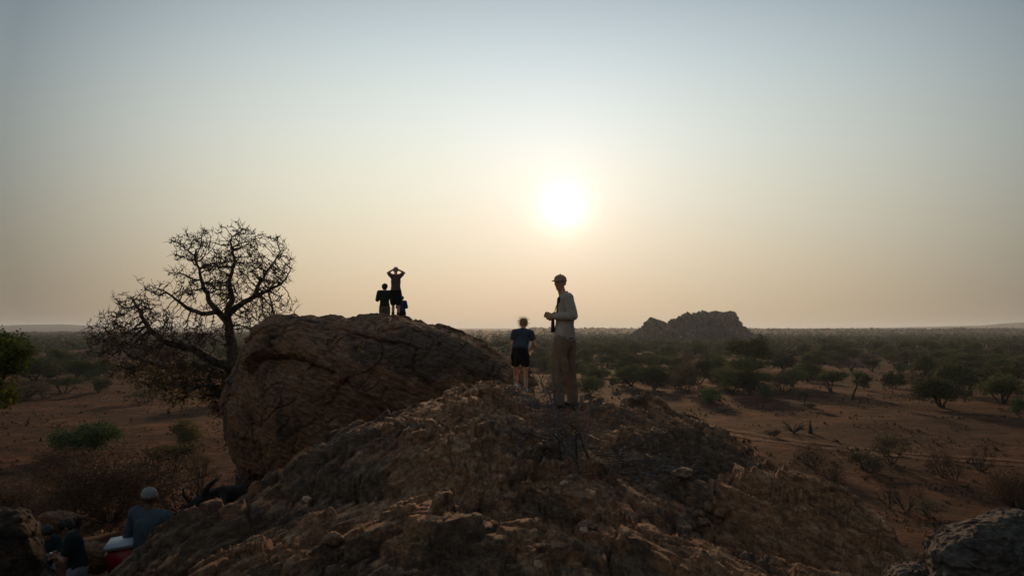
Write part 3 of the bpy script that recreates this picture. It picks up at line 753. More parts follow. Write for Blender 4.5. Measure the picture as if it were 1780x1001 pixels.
NEAR = [
 # right hand plain
 ('umbrella', 0, 1298, 660, 72, 72, 'tall broad acacia rising above the scrub right of the far hill'),
 ('dome', 0, 1136, 678, 56, 40, 'round acacia with bare trunk, right of the tallest hiker'),
 ('dome', 1, 1095, 652, 54, 34, 'dense dome acacia in the middle scrub left of the hill foot'),
 ('bush', 0, 1022, 686, 50, 32, 'rounded dark bush just right of the tallest hiker, behind the rock'),
 ('bush', 2, 1066, 677, 15, 22, 'little upright bush between two larger bushes near the ridge'),
 ('dry', 0, 1192, 682, 52, 46, 'tall brownish bush in the clump below the far hill'),
 ('dome', 2, 1212, 668, 58, 42, 'green acacia at the back of the clump below the far hill'),
 ('bush', 1, 1238, 701, 44, 26, 'low grey green bush in front of the middle clump'),
 ('dome', 3, 1272, 684, 66, 44, 'wide dark acacia crown in the right half of the middle clump'),
 ('dome', 0, 1306, 686, 56, 42, 'dark acacia at the right end of the middle clump'),
 ('bush', 3, 1331, 693, 20, 24, 'small round bush at the right edge of the middle clump'),
 ('bush', 0, 1232, 660, 14, 18, 'tiny round bush standing before the brown clump'),
 ('lollipop', 0, 1398, 706, 21, 26, 'small ball shaped tree on a thin stem on open soil'),
 ('bush', 2, 1408, 709, 24, 8, 'flat dark shrub at the foot of the ball shaped tree'),
 ('umbrella', 1, 1446, 681, 52, 36, 'flat topped acacia with forked trunk on the open plain'),
 ('bush', 1, 1500, 676, 28, 26, 'bush growing against the dead leaning trunk'),
 ('green', 0, 1555, 675, 42, 28, 'bright green round bush alone on the red soil'),
 ('dome', 1, 1638, 708, 84, 50, 'near spreading acacia at the front of the right hand thicket'),
 ('dome', 2, 1680, 688, 90, 54, 'broad olive acacia in the middle of the right hand thicket'),
 ('dome', 3, 1742, 702, 78, 50, 'dark acacia at the right end of the right hand thicket'),
 ('dome', 0, 1640, 655, 66, 34, 'rounded acacia behind the right hand thicket, at its left'),
 ('dry', 1, 1598, 674, 44, 22, 'thin dry bush left of the right hand thicket'),
 ('bush', 3, 1564, 648, 22, 18, 'compact round bush beyond the bright green bush'),
 ('dome', 1, 1545, 632, 26, 18, 'small tree on the far side of the clearing, left of two'),
 ('dome', 2, 1569, 628, 16, 18, 'small tree on the far side of the clearing, right of two'),
 ('umbrella', 2, 1516, 646, 34, 22, 'leaning two crowned tree in the clearing'),
 ('bush', 0, 1443, 636, 9, 11, 'tiny lone bush left of a dead stump in the clearing'),
 ('dome', 3, 1378, 672, 50, 30, 'olive acacia left of the flat topped acacia'),
 ('dome', 0, 1404, 664, 52, 32, 'bushy acacia just behind and left of the flat topped acacia'),
 ('dome', 1, 1362, 648, 52, 32, 'dark mound of acacia right of the tall broad acacia'),
 ('dome', 2, 1420, 642, 50, 26, 'acacia beyond the flat topped acacia'),
 ('dry', 2, 1500, 815, 60, 30, 'grey brown low shrub left of two bare trees on the lower slope'),
 ('dry', 0, 1552, 806, 66, 50, 'tangled dry bush with bent stems on the lower slope'),
 ('bare_leafy', 0, 1412, 812, 64, 44, 'sparse dry bush right above the edge of the rock ridge'),
 ('bare', 0, 1395, 866, 76, 62, 'fan shaped bare shrub at the right edge of the ridge'),
 ('bare_leafy', 1, 1640, 830, 62, 52, 'thin two stemmed bare tree on the lower slope'),
 ('bare', 1, 1703, 818, 54, 48, 'leafless black tree, rightmost on the lower slope'),
 ('bare', 2, 1575, 886, 80, 60, 'grey leafless shrub above the corner boulder'),
 ('bare', 0, 1545, 882, 50, 48, 'small leafless shrub left of the grey leafless shrub'),
 ('thicket', 0, 1775, 886, 110, 62, 'dark thorny thicket at the right frame edge above the boulder'),
 ('bush', 1, 1772, 722, 34, 30, 'green bush cut by the right frame edge'),
 ('bare_leafy', 0, 1448, 838, 50, 36, 'small wiry bush between the fan shaped shrub and the ridge edge'),
 ('dry', 1, 1520, 822, 44, 26, 'dusty low bush tucked under the tangled dry bush'),
 ('dry', 2, 1345, 760, 30, 14, 'low dry shrub close above the ridge skyline'),
 ('bare', 1, 1660, 836, 44, 40, 'second thin bare tree, touching the two stemmed one'),
 ('dry', 0, 1620, 900, 60, 30, 'dull brown shrub just above the corner boulder top'),
 # left hand plain
 ('dry', 1, 95, 812, 70, 30, 'low grey brown bush left of the wide green bush'),
 ('thicket', 1, 40, 900, 150, 66, 'dark twiggy thicket above the dark corner boulder'),
 ('bare', 2, 268, 880, 70, 50, 'bare shrub right behind the grey cap'),
 ('bare_leafy', 1, 350, 830, 50, 40, 'thin wiry shrub below the boulder overhang'),
 ('dry', 2, 230, 842, 60, 26, 'brown shrub in front of the yellow green ones'),
 ('green', 1, 152, 790, 104, 52, 'wide dark green bush on the red soil at left'),
 ('yellow', 0, 322, 786, 78, 54, 'feathery yellow green acacia bush near the boulder'),
 ('yellow', 1, 300, 818, 92, 44, 'low yellow green shrub below the feathery one'),
 ('thicket', 0, 190, 905, 210, 112, 'big brown leafless thicket behind the man with the cooler'),
 ('thicket', 1, 120, 850, 130, 66, 'brown thorny scrub left of the big leafless thicket'),
 ('bush', 0, 172, 682, 40, 26, 'round bush with dark stems on the left plain, right of two'),
 ('umbrella', 0, 112, 684, 58, 28, 'spreading flat acacia on the left plain, left of two'),
 ('dry', 1, 38, 698, 78, 34, 'brown dry bush beneath the leafy branch at left'),
 ('dry', 2, 75, 694, 50, 26, 'dark dry bush beside the brown one at left'),
 ('dome', 0, 60, 662, 78, 40, 'large dim acacia right of the leafy branch at left'),
 ('dome', 1, 132, 656, 56, 30, 'acacia with visible fork behind the round bush at left'),
 ('dome', 2, 192, 655, 56, 30, 'dark acacia behind the lower limbs of the big tree'),
 ('bush', 3, 160, 658, 34, 16, 'low green bush between two acacias at left'),
 ('bush', 2, 88, 660, 16, 11, 'tiny bright green bush at left'),
 ('dry', 0, 250, 700, 60, 26, 'dry bush seen through the lower leaves of the big tree'),
]
for n_ in NEAR: plant_px(*n_)

# scattered scrub, largest ones as things, the rest one mass
def scatter():
    rng = np.random.default_rng(33); N_ = 42000
    Y = np.exp(rng.uniform(np.log(95), np.log(2300), N_)); X = Y*rng.uniform(-.74, .74, N_)
    px = 890+F*X/Y
    gp = 572+F*11/Y
    dens = np.where(Y > 420, 1.3, np.where(Y > 170, .50, .5))
    # open clearings
    cl = fbm(X/55, Y/90, oct=3, seed=200)
    dens = dens*sstep(-.25, .25, cl+np.interp(Y, [95, 150, 220, 420, 800], [-.30, -.12, -.02, .16, .9]))
    # bare strips that the photograph shows at right and left
    dens = np.where((px > 1330) & (gp > 690), 0, dens); dens = np.where((px < 1330) & (px > 1000) & (gp > 690), 0, dens)
    dens = np.where((px < 450) & (gp > 655), 0, dens); dens = np.where((px > 1430) & (px < 1600) & (gp > 640), 0, dens)
    dens = np.where((px > 450) & (px < 880), dens*.25, dens)
    hx = P(1210, 600, 760)
    dens = np.where((np.abs(X-hx.x) < 68) & (np.abs(Y-760) < 62), 0, dens)
    area = Y*Y; w = np.minimum(1, area/(110.0**2))     # equal density per log-distance thins with distance otherwise
    keep = rng.random(N_) < dens*np.clip(area/(430.**2), .07, 1.0)
    X, Y = X[keep], Y[keep]
    s = rng.lognormal(.02, .34, len(X)); s = np.clip(s, .4, 1.9)
    big_ = s/Y*np.where((np.abs(X/Y) < .66), 1, .2)
    ok = np.ones(len(X), bool)
    for (a, b, r) in USED: ok &= np.hypot(X-a, (Y-b)*.6) > r+1.2
    X, Y, s, big_ = X[ok], Y[ok], s[ok], big_[ok]
    o = np.argsort(-big_); X, Y, s = X[o], Y[o], s[o]
    return X, Y, s
SX, SY, SS = scatter(); print('scatter', len(SX))
kinds = [('dome', 4), ('dome', 4), ('umbrella', 3), ('bush', 4), ('dry', 3), ('dome', 4)]
def where_words(x, y):
    px = 890+F*x/y
    a = 'left of the big tree' if px < 150 else 'behind the big tree' if px < 400 else 'beyond the boulder' if px < 880 else 'between the hikers and the far hill' if px < 1095 else 'below the far hill' if px < 1330 else 'on the right hand plain'
    return a
look = {'dome': 'dark domed acacia', 'umbrella': 'flat crowned acacia', 'bush': 'low rounded bush', 'dry': 'brownish dry bush'}
nind = 330
ZW = [(60, 'at the left frame edge'), (150, 'left of the big tree'), (260, 'behind the big tree limbs'), (400, 'behind the big tree crown'), (885, 'right behind the boulder'), (960, 'between woman and tall man'), (1040, 'just right of the tall man'),
      (1110, 'left of the far hill'), (1180, 'under the far hill, left'), (1250, 'under the far hill, middle'), (1310, 'under the far hill, right'), (1380, 'just right of the far hill'),
      (1450, 'above the flat acacia'), (1520, 'above the dead tree'), (1590, 'above the green bush'), (1660, 'behind right thicket, left part'), (1730, 'behind right thicket, right part'), (9999, 'at the right frame edge')]
_cnt = {}
sizes = np.array([SS[k] for k in range(min(nind, len(SX)))])
for k in range(min(nind, len(SX))):
    kd, n = kinds[int(rg.integers(len(kinds)))]
    x, y = SX[k], SY[k]; px_ = 890+F*x/y; zw = next(w for a_, w in ZW if px_ < a_)
    f_ = 'foremost row' if y < 150 else 'front rows' if y < 200 else 'middle rows' if y < 270 else 'back rows' if y < 360 else 'rear edge'
    big_w = 'small' if SS[k] < .8 else 'mid sized' if SS[k] < 1.15 else 'large'
    nm = 'acacia_tree' if kd in ('dome', 'umbrella') else 'bush'
    put((kd, int(rg.integers(n))), x, y, SS[k]*(1.0 if kd != 'bush' else 1.1), rg.uniform(.85, 1.2), rg.uniform(.8, 1.15),
        label='%s %s, %s of scrub, %s' % (big_w, look[kd], f_, zw), cat='tree' if nm == 'acacia_tree' else 'bush', name=nm, group=('acacia trees' if nm == 'acacia_tree' else 'bushes')+' of the scrub on the plain')
def far_scrub():
    rng = np.random.default_rng(44); X, Y, s = SX[nind:], SY[nind:], SS[nind:]
    V = []; Fc = []; n = 0
    Vv = []
    for k in range(len(X)):
        x, y, sc = X[k], Y[k], s[k]; z = gz0[k]
        m = 60 if y < 420 else 34 if y < 800 else 16
        d = rng.normal(size=(m, 3)); d /= np.linalg.norm(d, axis=1)[:, None]; d[:, 2] = np.abs(d[:, 2])
        rr = (rng.random(m)**.35)[:, None]
        w = 2.2*sc; h = 2.3*sc*rng.uniform(.7, 1.2)
        c = np.array([x, y, z+.15*h])+d*rr*np.array([w, w, h*.85])
        leaf = {60: .62, 34: .85, 16: 1.25}[m]*sc
        a = rng.normal(size=(m, 3)); b = rng.normal(size=(m, 3))
        a /= np.linalg.norm(a, axis=1)[:, None]; b /= np.linalg.norm(b, axis=1)[:, None]
        e = rng.uniform(.5, 1.2, (m, 1))*leaf
        Vv.append(np.stack([c-a*e, c+b*e*.8, c+a*e], 1).reshape(-1, 3))
    v = np.concatenate(Vv); f = np.arange(len(v)).reshape(-1, 3)
    print('far scrub tris', len(f))
    o = mesh_obj('far_scrub', v, f, lf_far)
    tag(o, 'grey green scrub covering the plain towards the horizon', kind='stuff')
lf_far = leaf_mat('far_scrub_leaves', (.034, .044, .016), (.10, .11, .042), .18)
gz0 = ground_h(SX[nind:], SY[nind:])
far_scrub()

# trees on the far hill and its foot
bpy.context.view_layer.update()
def hill_z(x, y):
    ok, loc, n_, i_ = kop.ray_cast(Vector((x, y, 90))-kop.location, Vector((0, 0, -1)))
    return max(loc.z+kop.location.z, gz(x, y)) if ok else gz(x, y)
rgk = np.random.default_rng(9)
for px, py, w, kd, lab in [(1261, 546, 9, 'umbrella', 'tiny flat topped tree on the highest point of the far hill'), (1194, 552, 6, 'umbrella', 'small flat topped tree on the left end of the hill top'), (1206, 550, 8, 'dome', 'bushy tree pair on the hill top, left of its middle'),
                           (1233, 549, 6, 'dome', 'small round tree near the middle of the hill top'), (1246, 548, 7, 'dome', 'low tree just left of the highest tree on the hill'), (1171, 562, 5, 'bush', 'scrubby bush in the notch of the far hill'), (1122, 576, 7, 'umbrella', 'small tree on the left slope of the far hill'),
                           (1306, 586, 11, 'dome', 'tree at the right foot of the far hill'), (1322, 590, 14, 'dome', 'wide tree beyond the right foot of the far hill'), (1090, 588, 8, 'dome', 'tree at the left foot of the far hill')]:
    q = P(px, py, 750); s = w/F*750/W0[kd]
    put((kd, 0), q.x, q.y, s, 1, .9, label=lab, cat='tree' if kd != 'bush' else 'bush', name='hill_tree' if kd != 'bush' else 'bush', z=hill_z(q.x, q.y)-.4)

# ------------------------------------------------------------------ people: hulls of swept ellipsoids fused by voxel remesh
_bm = bmesh.new(); bmesh.ops.create_icosphere(_bm, subdivisions=2, radius=1); ICO = [v.co.copy() for v in _bm.verts]; _bm.free()
def frame(up, side):
    u = Vector(up).normalized(); s = Vector(side); s = (s-u*s.dot(u)).normalized(); f = u.cross(s)
    return Matrix((s, f, u)).transposed()
def ell(c, r, M=None):
    r = Vector((r, r, r)) if isinstance(r, (int, float)) else Vector(r)
    M = M or Matrix.Identity(3); c = Vector(c)
    return [c+M @ Vector((p.x*r.x, p.y*r.y, p.z*r.z)) for p in ICO]
def hull(*els): return [p for e in els for p in e]
def cap(a, b, ra, rb): return hull(ell(a, ra), ell(b, rb))
DG = None
def blob(name, hulls, voxel, mat, parent, base, smooth=2, wr=0, wf=14, seed=0):
    bm = bmesh.new()
    for h in hulls:
        vs = [bm.verts.new(p-base) for p in h]
        r = bmesh.ops.convex_hull(bm, input=vs)
        bmesh.ops.delete(bm, geom=list({g for g in r['geom_interior']+r['geom_unused'] if isinstance(g, bmesh.types.BMVert)}), context='VERTS')
    me = bpy.data.meshes.new(name); bm.to_mesh(me); bm.free()
    o = bpy.data.objects.new(name, me); COL.objects.link(o)
    m = o.modifiers.new('r', 'REMESH'); m.mode = 'VOXEL'; m.voxel_size = voxel; m.adaptivity = 0
    if smooth: s = o.modifiers.new('s', 'SMOOTH'); s.factor = .5; s.iterations = smooth
    dg = bpy.context.evaluated_depsgraph_get(); nm = bpy.data.meshes.new_from_object(o.evaluated_get(dg))
    o.modifiers.clear(); o.data = nm; bpy.data.meshes.remove(me); nm.name = name
    if wr:
        n = len(nm.vertices); co = np.empty(n*3, np.float32); nm.vertices.foreach_get('co', co); co = co.reshape(-1, 3)
        no = np.empty(n*3, np.float32); nm.vertices.foreach_get('normal', no); no = no.reshape(-1, 3)
        d = ridged(co[:, 0]*wf, co[:, 1]*wf, co[:, 2]*wf*.55, oct=2, seed=seed)*wr
        nm.vertices.foreach_set('co', (co+no*d[:, None]).ravel())
    nm.polygons.foreach_set('use_smooth', np.ones(len(nm.polygons), bool))
    nm.materials.clear(); nm.materials.append(mat); nm.update(); o.parent = parent
    return o
def head_hulls(c, f, up, k=1.0):
    """skull, jaw, nose, brow, ears"""
    f = Vector(f).normalized(); side = Vector(up).cross(f).normalized(); M = frame(up, side)  # columns side, fwd', up
    u = Vector(up).normalized(); f = (f-u*f.dot(u)).normalized(); s = u.cross(f)*-1
    R = Matrix((s, f, u)).transposed(); c = Vector(c)
    L_ = lambda x, y, z: c+R @ Vector((x, y, z))*k
    H = [hull(ell(L_(0, -.012, .022), (.076*k, .094*k, .088*k), R), ell(L_(0, .018, -.005), (.066*k, .078*k, .07*k), R)),
         hull(ell(L_(0, .022, -.02), (.060*k, .068*k, .05*k), R), ell(L_(0, .052, -.088), (.030*k, .028*k, .022*k), R)),
         hull(ell(L_(0, .088, .006), .009*k), ell(L_(0, .108, -.026), .012*k), ell(L_(0, .085, -.034), .016*k)),
         hull(ell(L_(-.035, .078, .022), .014*k), ell(L_(.035, .078, .022), .014*k)),
         hull(ell(L_(-.018, .082, -.056), .010*k), ell(L_(.018, .082, -.056), .010*k))]
    for q in (-1, 1): H.append(ell(L_(.078*q, -.008, -.008), (.010*k, .020*k, .032*k), R))
    return H, R, L_
def hand_hulls(w, d, n, k=1.0, curl=.6, left=False):
    d = Vector(d).normalized(); n = Vector(n); n = (n-d*n.dot(d)).normalized(); s = d.cross(n)*(1 if left else -1)
    w = Vector(w); H = [hull(ell(w, .024*k), ell(w+d*.07*k+s*.026*k, .017*k), ell(w+d*.075*k-s*.026*k, .016*k))]
    for i, (o, l) in enumerate(((.033, .070), (.012, .080), (-.010, .074), (-.031, .058))):
        a = w+d*.080*k+s*o*k; b = a+(d*cos(curl*.5)+n*sin(curl*.5))*l*.5*k; c = b+(d*cos(curl*1.3)+n*sin(curl*1.3))*l*.5*k
        H.append(cap(a-d*.02*k, b, .0105*k, .0095*k)); H.append(cap(b, c, .0095*k, .008*k))
    a = w+d*.02*k+s*.026*k; b = a+(d*.6+s*.6+n*.35).normalized()*.045*k; c = b+(d*.85+s*.1+n*.5).normalized()*.032*k
    H.append(cap(a, b, .013*k, .011*k)); H.append(cap(b, c, .011*k, .009*k))
    return H
def cloth(name, col, **k): return plain_mat(name, col, rough=.95, spec=.1, var=.22, vs=9, bumps=.006, **k)
skin_l = plain_mat('light_skin', (.50, .27, .17), .6, .3, .12, 20); skin_d = plain_mat('dark_skin', (.075, .038, .024), .5, .35, .12, 20)
skin_t = plain_mat('tanned_skin', (.50, .26, .16), .6, .3, .12, 20)
hair_blond = plain_mat('blond_hair', (.45, .28, .12), .6, .3, .3, 60, tr=.35); hair_dark = plain_mat('dark_hair', (.022, .016, .012), .6, .3, .3, 60)
skin_h = plain_mat('sunburnt_skin', (.20, .10, .065), .6, .3, .12, 20)
shoe_m = plain_mat('shoe_leather', (.055, .040, .030), .8, .2, .3, 30); sock_w = plain_mat('white_sock', (.65, .63, .60), .95, .1, .1, 30)
def person(label, base, J, skin, k=1.0, vox=.010, shirt=None, legs=None, sleeve=.5, leglen=1.0, shoes=True, socks=None, hands=True, curlL=.6, curlR=.6, group=None, loose=0.0, hem=.0):
    """J: world space joints. shirt=(name, mat) legs=(name, mat, looseness)"""
    base = Vector(base); root = empty('person', base); tag(root, label, 'person', group)
    g = {a: Vector(b) for a, b in J.items() if a not in ('hf', 'hu', 'nL', 'nR', 'dL', 'dR')}
    side = (g['shR']-g['shL']).normalized(); spine = (g['chest']-g['hip'])
    M = frame(spine, side); hs = (g['hipR']-g['hipL']); MH = frame(spine if spine.length > .1 else (0, 0, 1), hs)
    H, R, L_ = head_hulls(g['head'], J['hf'], J.get('hu', (0, 0, 1)), k)
    sk = H
    up_n = (g['head']-g['neck'])
    sk.append(cap(g['neck'], g['head']-R @ Vector((0, .012, .05))*k, .056*k, .052*k))
    mid = g['chest'].lerp(g['hip'], .55)
    sk.append(hull(ell(g['chest'], (.145*k, .095*k, .13*k), M), ell(mid, (.125*k, .088*k, .09*k), M)))
    sk.append(hull(ell(mid, (.125*k, .088*k, .09*k), M), ell(g['hip'], (.150*k, .100*k, .09*k), MH)))
    sk.append(hull(ell(g['neck'], .05*k), ell(g['shL'], .05*k), ell(g['chest'], .09*k))); sk.append(hull(ell(g['neck'], .05*k), ell(g['shR'], .05*k), ell(g['chest'], .09*k)))
    for q in 'LR':
        sk.append(cap(g['sh'+q], g['el'+q], .047*k, .038*k)); sk.append(hull(ell(g['el'+q], .039*k), ell(g['el'+q].lerp(g['wr'+q], .3), .038*k))); sk.append(cap(g['el'+q].lerp(g['wr'+q], .3), g['wr'+q], .038*k, .026*k))
        if hands: sk += hand_hulls(g['wr'+q], J.get('d'+q, g['wr'+q]-g['el'+q]), J.get('n'+q, (0, 0, -1)), k, curlL if q == 'L' else curlR, q == 'L')
        else: sk.append(cap(g['wr'+q], g['wr'+q]+(g['wr'+q]-g['el'+q]).normalized()*.10*k, .028*k, .022*k))
        sk.append(cap(g['hip'+q], g['kn'+q], .082*k, .052*k)); sk.append(cap(g['kn'+q], g['kn'+q].lerp(g['an'+q], .3), .052*k, .053*k)); sk.append(cap(g['kn'+q].lerp(g['an'+q], .3), g['an'+q], .053*k, .036*k))
        t = g.get('toe'+q) or g['an'+q]+Vector((0, .16, -.05)); sk.append(cap(g['an'+q]+Vector((0, 0, -.02)), t, .036*k, .026*k))
    blob('body', sk, vox, skin, root, base, 1)
    if shirt:
        nm, mt, lo = shirt; e = .018+lo; c = []
        A = (.145*k+e, .098*k+e, .13*k+e*.4)
        c.append(hull(ell(g['chest'], A, M), ell(mid, (.128*k+e*1.2, .092*k+e*1.2, .09*k), M)))
        hp = g['hip']+(g['hip']-mid).normalized()*(hem-.02)
        c.append(hull(ell(mid, (.128*k+e*1.2, .092*k+e*1.2, .09*k), M), ell(hp, (.150*k+e*1.3, .108*k+e*1.3, .05*k), MH)))
        for q in 'LR':
            c.append(hull(ell(g['neck']-up_n.normalized()*.02*k, .055*k), ell(g['sh'+q], .058*k+e*.6), ell(g['chest'], .10*k)))
            if sleeve <= 1:
                c.append(cap(g['sh'+q], g['sh'+q].lerp(g['el'+q], sleeve), .056*k+e*.7, .050*k+e*.8))
            else:
                c.append(cap(g['sh'+q], g['el'+q], .056*k+e*.7, .046*k+e*.7)); c.append(cap(g['el'+q], g['el'+q].lerp(g['wr'+q], sleeve-1), .046*k+e*.7, .036*k+e*.4))
        blob(nm, c, vox, mt, root, base, 2, .0045+lo*.12, 13, seed=len(label))
    if legs:
        nm, mt, lo = legs; e = .014+lo; c = []
        c.append(hull(ell(g['hip']+Vector((0, 0, .03))*k, (.150*k+e*.7, .102*k+e*.7, .09*k), MH), ell(g['hipL'], .088*k+e), ell(g['hipR'], .088*k+e)))
        for q in 'LR':
            if leglen <= 1: c.append(cap(g['hip'+q], g['hip'+q].lerp(g['kn'+q], leglen), .088*k+e, .075*k+e))
            else:
                c.append(cap(g['hip'+q], g['kn'+q], .088*k+e, .058*k+e*1.1)); c.append(cap(g['kn'+q], g['kn'+q].lerp(g['an'+q], leglen-1), .058*k+e*1.1, .046*k+e*1.2))
        blob(nm, c, vox, mt, root, base, 2, .004+lo*.16, 11, seed=len(label)+3)
    for q in 'LR':
        a = g['an'+q]; t = g.get('toe'+q) or a+Vector((0, .16, -.05))
        if shoes:
            h = a.copy(); h.z = t.z; hd = (t-h); hd = hd.normalized() if hd.length > .01 else Vector((0, 1, 0))
            blob('shoe', [hull(ell(h-hd*.045*k, (.040*k, .040*k, .034*k)), ell(t, (.046*k, .046*k, .030*k))), cap(a+Vector((0, 0, .02)), h, .046*k, .044*k)], vox, shoe_m, root, base, 1)
        if socks: blob('sock', [cap(a+Vector((0, 0, .0)), a.lerp(g['kn'+q], .28), .043*k, .052*k)], vox, socks, root, base, 1)
    return root, R, L_, g
def cap_hat(root, base, L_, R, mat, k=1.0, vox=.006, brim=True, back_gap=False):
    base = Vector(base)
    crown = hull(ell(L_(0, -.008, .045), (.088*k, .105*k, .078*k), R), ell(L_(0, -.010, .030), (.090*k, .107*k, .05*k), R))
    o = blob('cap', [crown], vox, mat, root, base, 1)
    if brim:
        pts = []
        b = blob('peak', [hull(*[ell(L_(x, y, z), .006*k) for x, y, z in ((-.07, .06, .035), (.07, .06, .035), (-.055, .14, .022), (.055, .14, .022), (0, .168, .018), (0, .07, .045))])], vox*.8, mat, root, base, 0)
        b.parent = o
    s = blob('button', [ell(L_(0, -.008, .122), .010*k)], vox*.6, mat, root, base, 0); s.parent = o
    return o
def bvh_z(ob, x, y):
    dg = bpy.context.evaluated_depsgraph_get(); ok, loc, n, i = ob.ray_cast(Vector((x, y, 20))-ob.location, Vector((0, 0, -1)))
    return loc.z+ob.location.z if ok else None

# 1. tall man with cap, facing left, face turned to the camera
Y = 11.0
def rock_surf(x, y):
    return rz(x, y)
fz = max(rz(P(978, 705, Y).x, Y), rz(P(995, 705, Y).x, Y)); dz1 = fz-P(980, 705, Y).z
print('man foot dz', dz1)
def Q(px, py, dy=0, Y=11.0): 
    q = P(px, py, Y); return Vector((q.x, Y+dy, q.z))
base = Q(984, 706)
khaki = cloth('khaki_cotton', (.20, .14, .085)); sandshirt = cloth('sand_shirt_cotton', (.44, .37, .30), tr=.12); tee_d = cloth('dark_tee', (.05, .036, .030)); cap_m = cloth('tan_cap_cotton', (.32, .20, .13))
J = dict(head=Q(973.5, 492), hf=(-.50, -.87, -.02), neck=Q(978, 512), chest=Q(983, 534), hip=Q(981, 586), shL=Q(986, 519, -.17), shR=Q(984, 519, .17),
         elL=Q(994, 549, -.22), wrL=Q(962, 551, -.13), elR=Q(988, 549, .22), wrR=Q(961, 548, .06), dL=(-1, .25, .12), nL=(.1, .9, .2), dR=(-1, -.15, .15), nR=(0, -.8, -.2),
         hipL=Q(974, 596, -.09), hipR=Q(988, 596, .09), knL=Q(969, 646, -.12), knR=Q(992, 648, .13), anL=Q(971, 697, -.13), anR=Q(997, 698, .15), toeL=Q(955, 703, -.16), toeR=Q(983, 703, .18))
root, R, L_, g = person('tall man in tan cap, pale shirt and khaki trousers standing on the ridge', base, J, skin_t, 1.0, .009, ('shirt', sandshirt, .008), ('trousers', khaki, .010), 1.86, 1.97, curlL=1.1, curlR=1.0, hem=.045)
cap_hat(root, base, L_, R, cap_m)
blob('undershirt', [hull(ell(Q(974, 519, 0), (.045, .085, .03)), ell(Q(972.5, 546, 0), (.05, .10, .05)), ell(Q(974, 560), (.045, .08, .03)))], .009, tee_d, root, base, 2)
blob('collar', [hull(ell(Q(985, 508, -.06), .018), ell(Q(986, 508, .06), .018), ell(Q(980, 514, -.09), .02), ell(Q(984, 516, .08), .02))], .007, sandshirt, root, base, 1)
blob('pocket', [hull(ell(Q(979, 628, -.235), (.055, .014, .07)), ell(Q(980, 640, -.225), (.055, .014, .05)))], .007, khaki, root, base, 1)
blob('belt', [hull(ell(Q(981, 588), (.155, .175, .018)))], .008, cloth('dark_belt', (.03, .02, .015)), root, base, 0)
bino = blob('binoculars', [cap(Q(961, 556, -.035), Q(961, 574, -.035), .021, .029), cap(Q(961, 556, .035), Q(961, 574, .035), .021, .029), hull(ell(Q(961, 562, -.03), .012), ell(Q(961, 562, .03), .012))], .005, plain_mat('black_rubber', (.012, .012, .012), .6, .4, .2, 30), None, base, 1)
bino.location = base; tag(bino, "black binoculars hanging in front of the tall man's chest", 'binoculars')
st = Tubes(); st.tube([Q(961, 556, -.03), Q(966, 535, -.07), Q(975, 513, -.075), Q(984, 507, 0), Q(975, 513, .075), Q(966, 535, .07), Q(961, 556, .03)], [.0035]*7, 5)
st.v = [v-base for v in st.v]; so = st.build('strap', tee_d, bino)

# 2. woman bending forward
Y2 = 15.4
Q2 = lambda px, py, dy=0: Q(px, py, dy, Y2)
base = Q2(905, 690)
navy = cloth('navy_tee_cotton', (.050, .058, .075)); blk = cloth('black_shorts_cotton', (.016, .015, .016))
J = dict(head=Q2(911, 563.5, .44), hf=(.1, .85, -.50), hu=(.02, .42, .9), neck=Q2(909.5, 573, .32), chest=Q2(908, 587, .22), hip=Q2(904, 611, -.04), shL=Q2(895, 578, .17), shR=Q2(923, 579, .19),
         elL=Q2(890, 600, .12), wrL=Q2(889, 621, .16), elR=Q2(930, 600, .16), wrR=Q2(924, 606, .36), dL=(0, .3, -1), nL=(1, 0, 0), nR=(-1, 0, 0),
         hipL=Q2(896.5, 619, -.02), hipR=Q2(912, 619, -.02), knL=Q2(897, 652, .16), knR=Q2(914, 655, .04), anL=Q2(897.5, 679, .05), anR=Q2(914, 686, -.06), toeL=Q2(896, 684, .20), toeR=Q2(915, 691, .12))
root, R, L_, g = person('blond woman in navy tee and black shorts bending forward left of the tall man', base, J, skin_l, .90, .009, ('shirt', navy, .004), ('shorts', blk, .004), .42, .36, socks=sock_w, hem=-.01)
rngh = np.random.default_rng(3)
hb = [hull(ell(L_(0, -.030, .038), (.080, .088, .078), R), ell(L_(0, -.055, -.01), (.060, .06, .06), R)), ell(L_(0, -.115, .035), (.04, .04, .045), R)]
hr = blob('hair', hb, .007, hair_blond, root, base, 1, .006, 30)
ht = Tubes()
for i in range(260):
    d = Vector(rngh.normal(size=3)); d = d.normalized(); p = L_(d.x*.075, -.03+d.y*.085, .04+d.z*.075); dd = (R @ d+Vector((-.4, 0, .15))).normalized(); l = rngh.uniform(.03, .09)
    ht.tube([p-base, p-base+dd*l*.5+Vector(rngh.normal(size=3))*.008, p-base+dd*l+Vector(rngh.normal(size=3))*.018], [.0022, .0018, .001], 3, cap=False)
ho = ht.build('stray_hair', hair_blond, hr)
bot = Tubes(); bp = Q2(922, 598, .36); bot.tube([(0, 0, -.10), (0, 0, .05), (0, 0, .09), (0, 0, .11)], [.034, .034, .016, .014], 12)
bo = bot.build('bottle', plain_mat('clear_plastic', (.55, .62, .66), .15, .6, .1, 5, tr=.5)); bo.location = bp; bo.rotation_euler = (.2, .3, 0)
cp = Tubes(); cp.tube([(0, 0, .108), (0, 0, .128)], [.017, .017], 12); cp.build('lid', sock_w, bo)
tag(bo, 'clear water bottle held in the right hand of the bending woman', 'bottle')

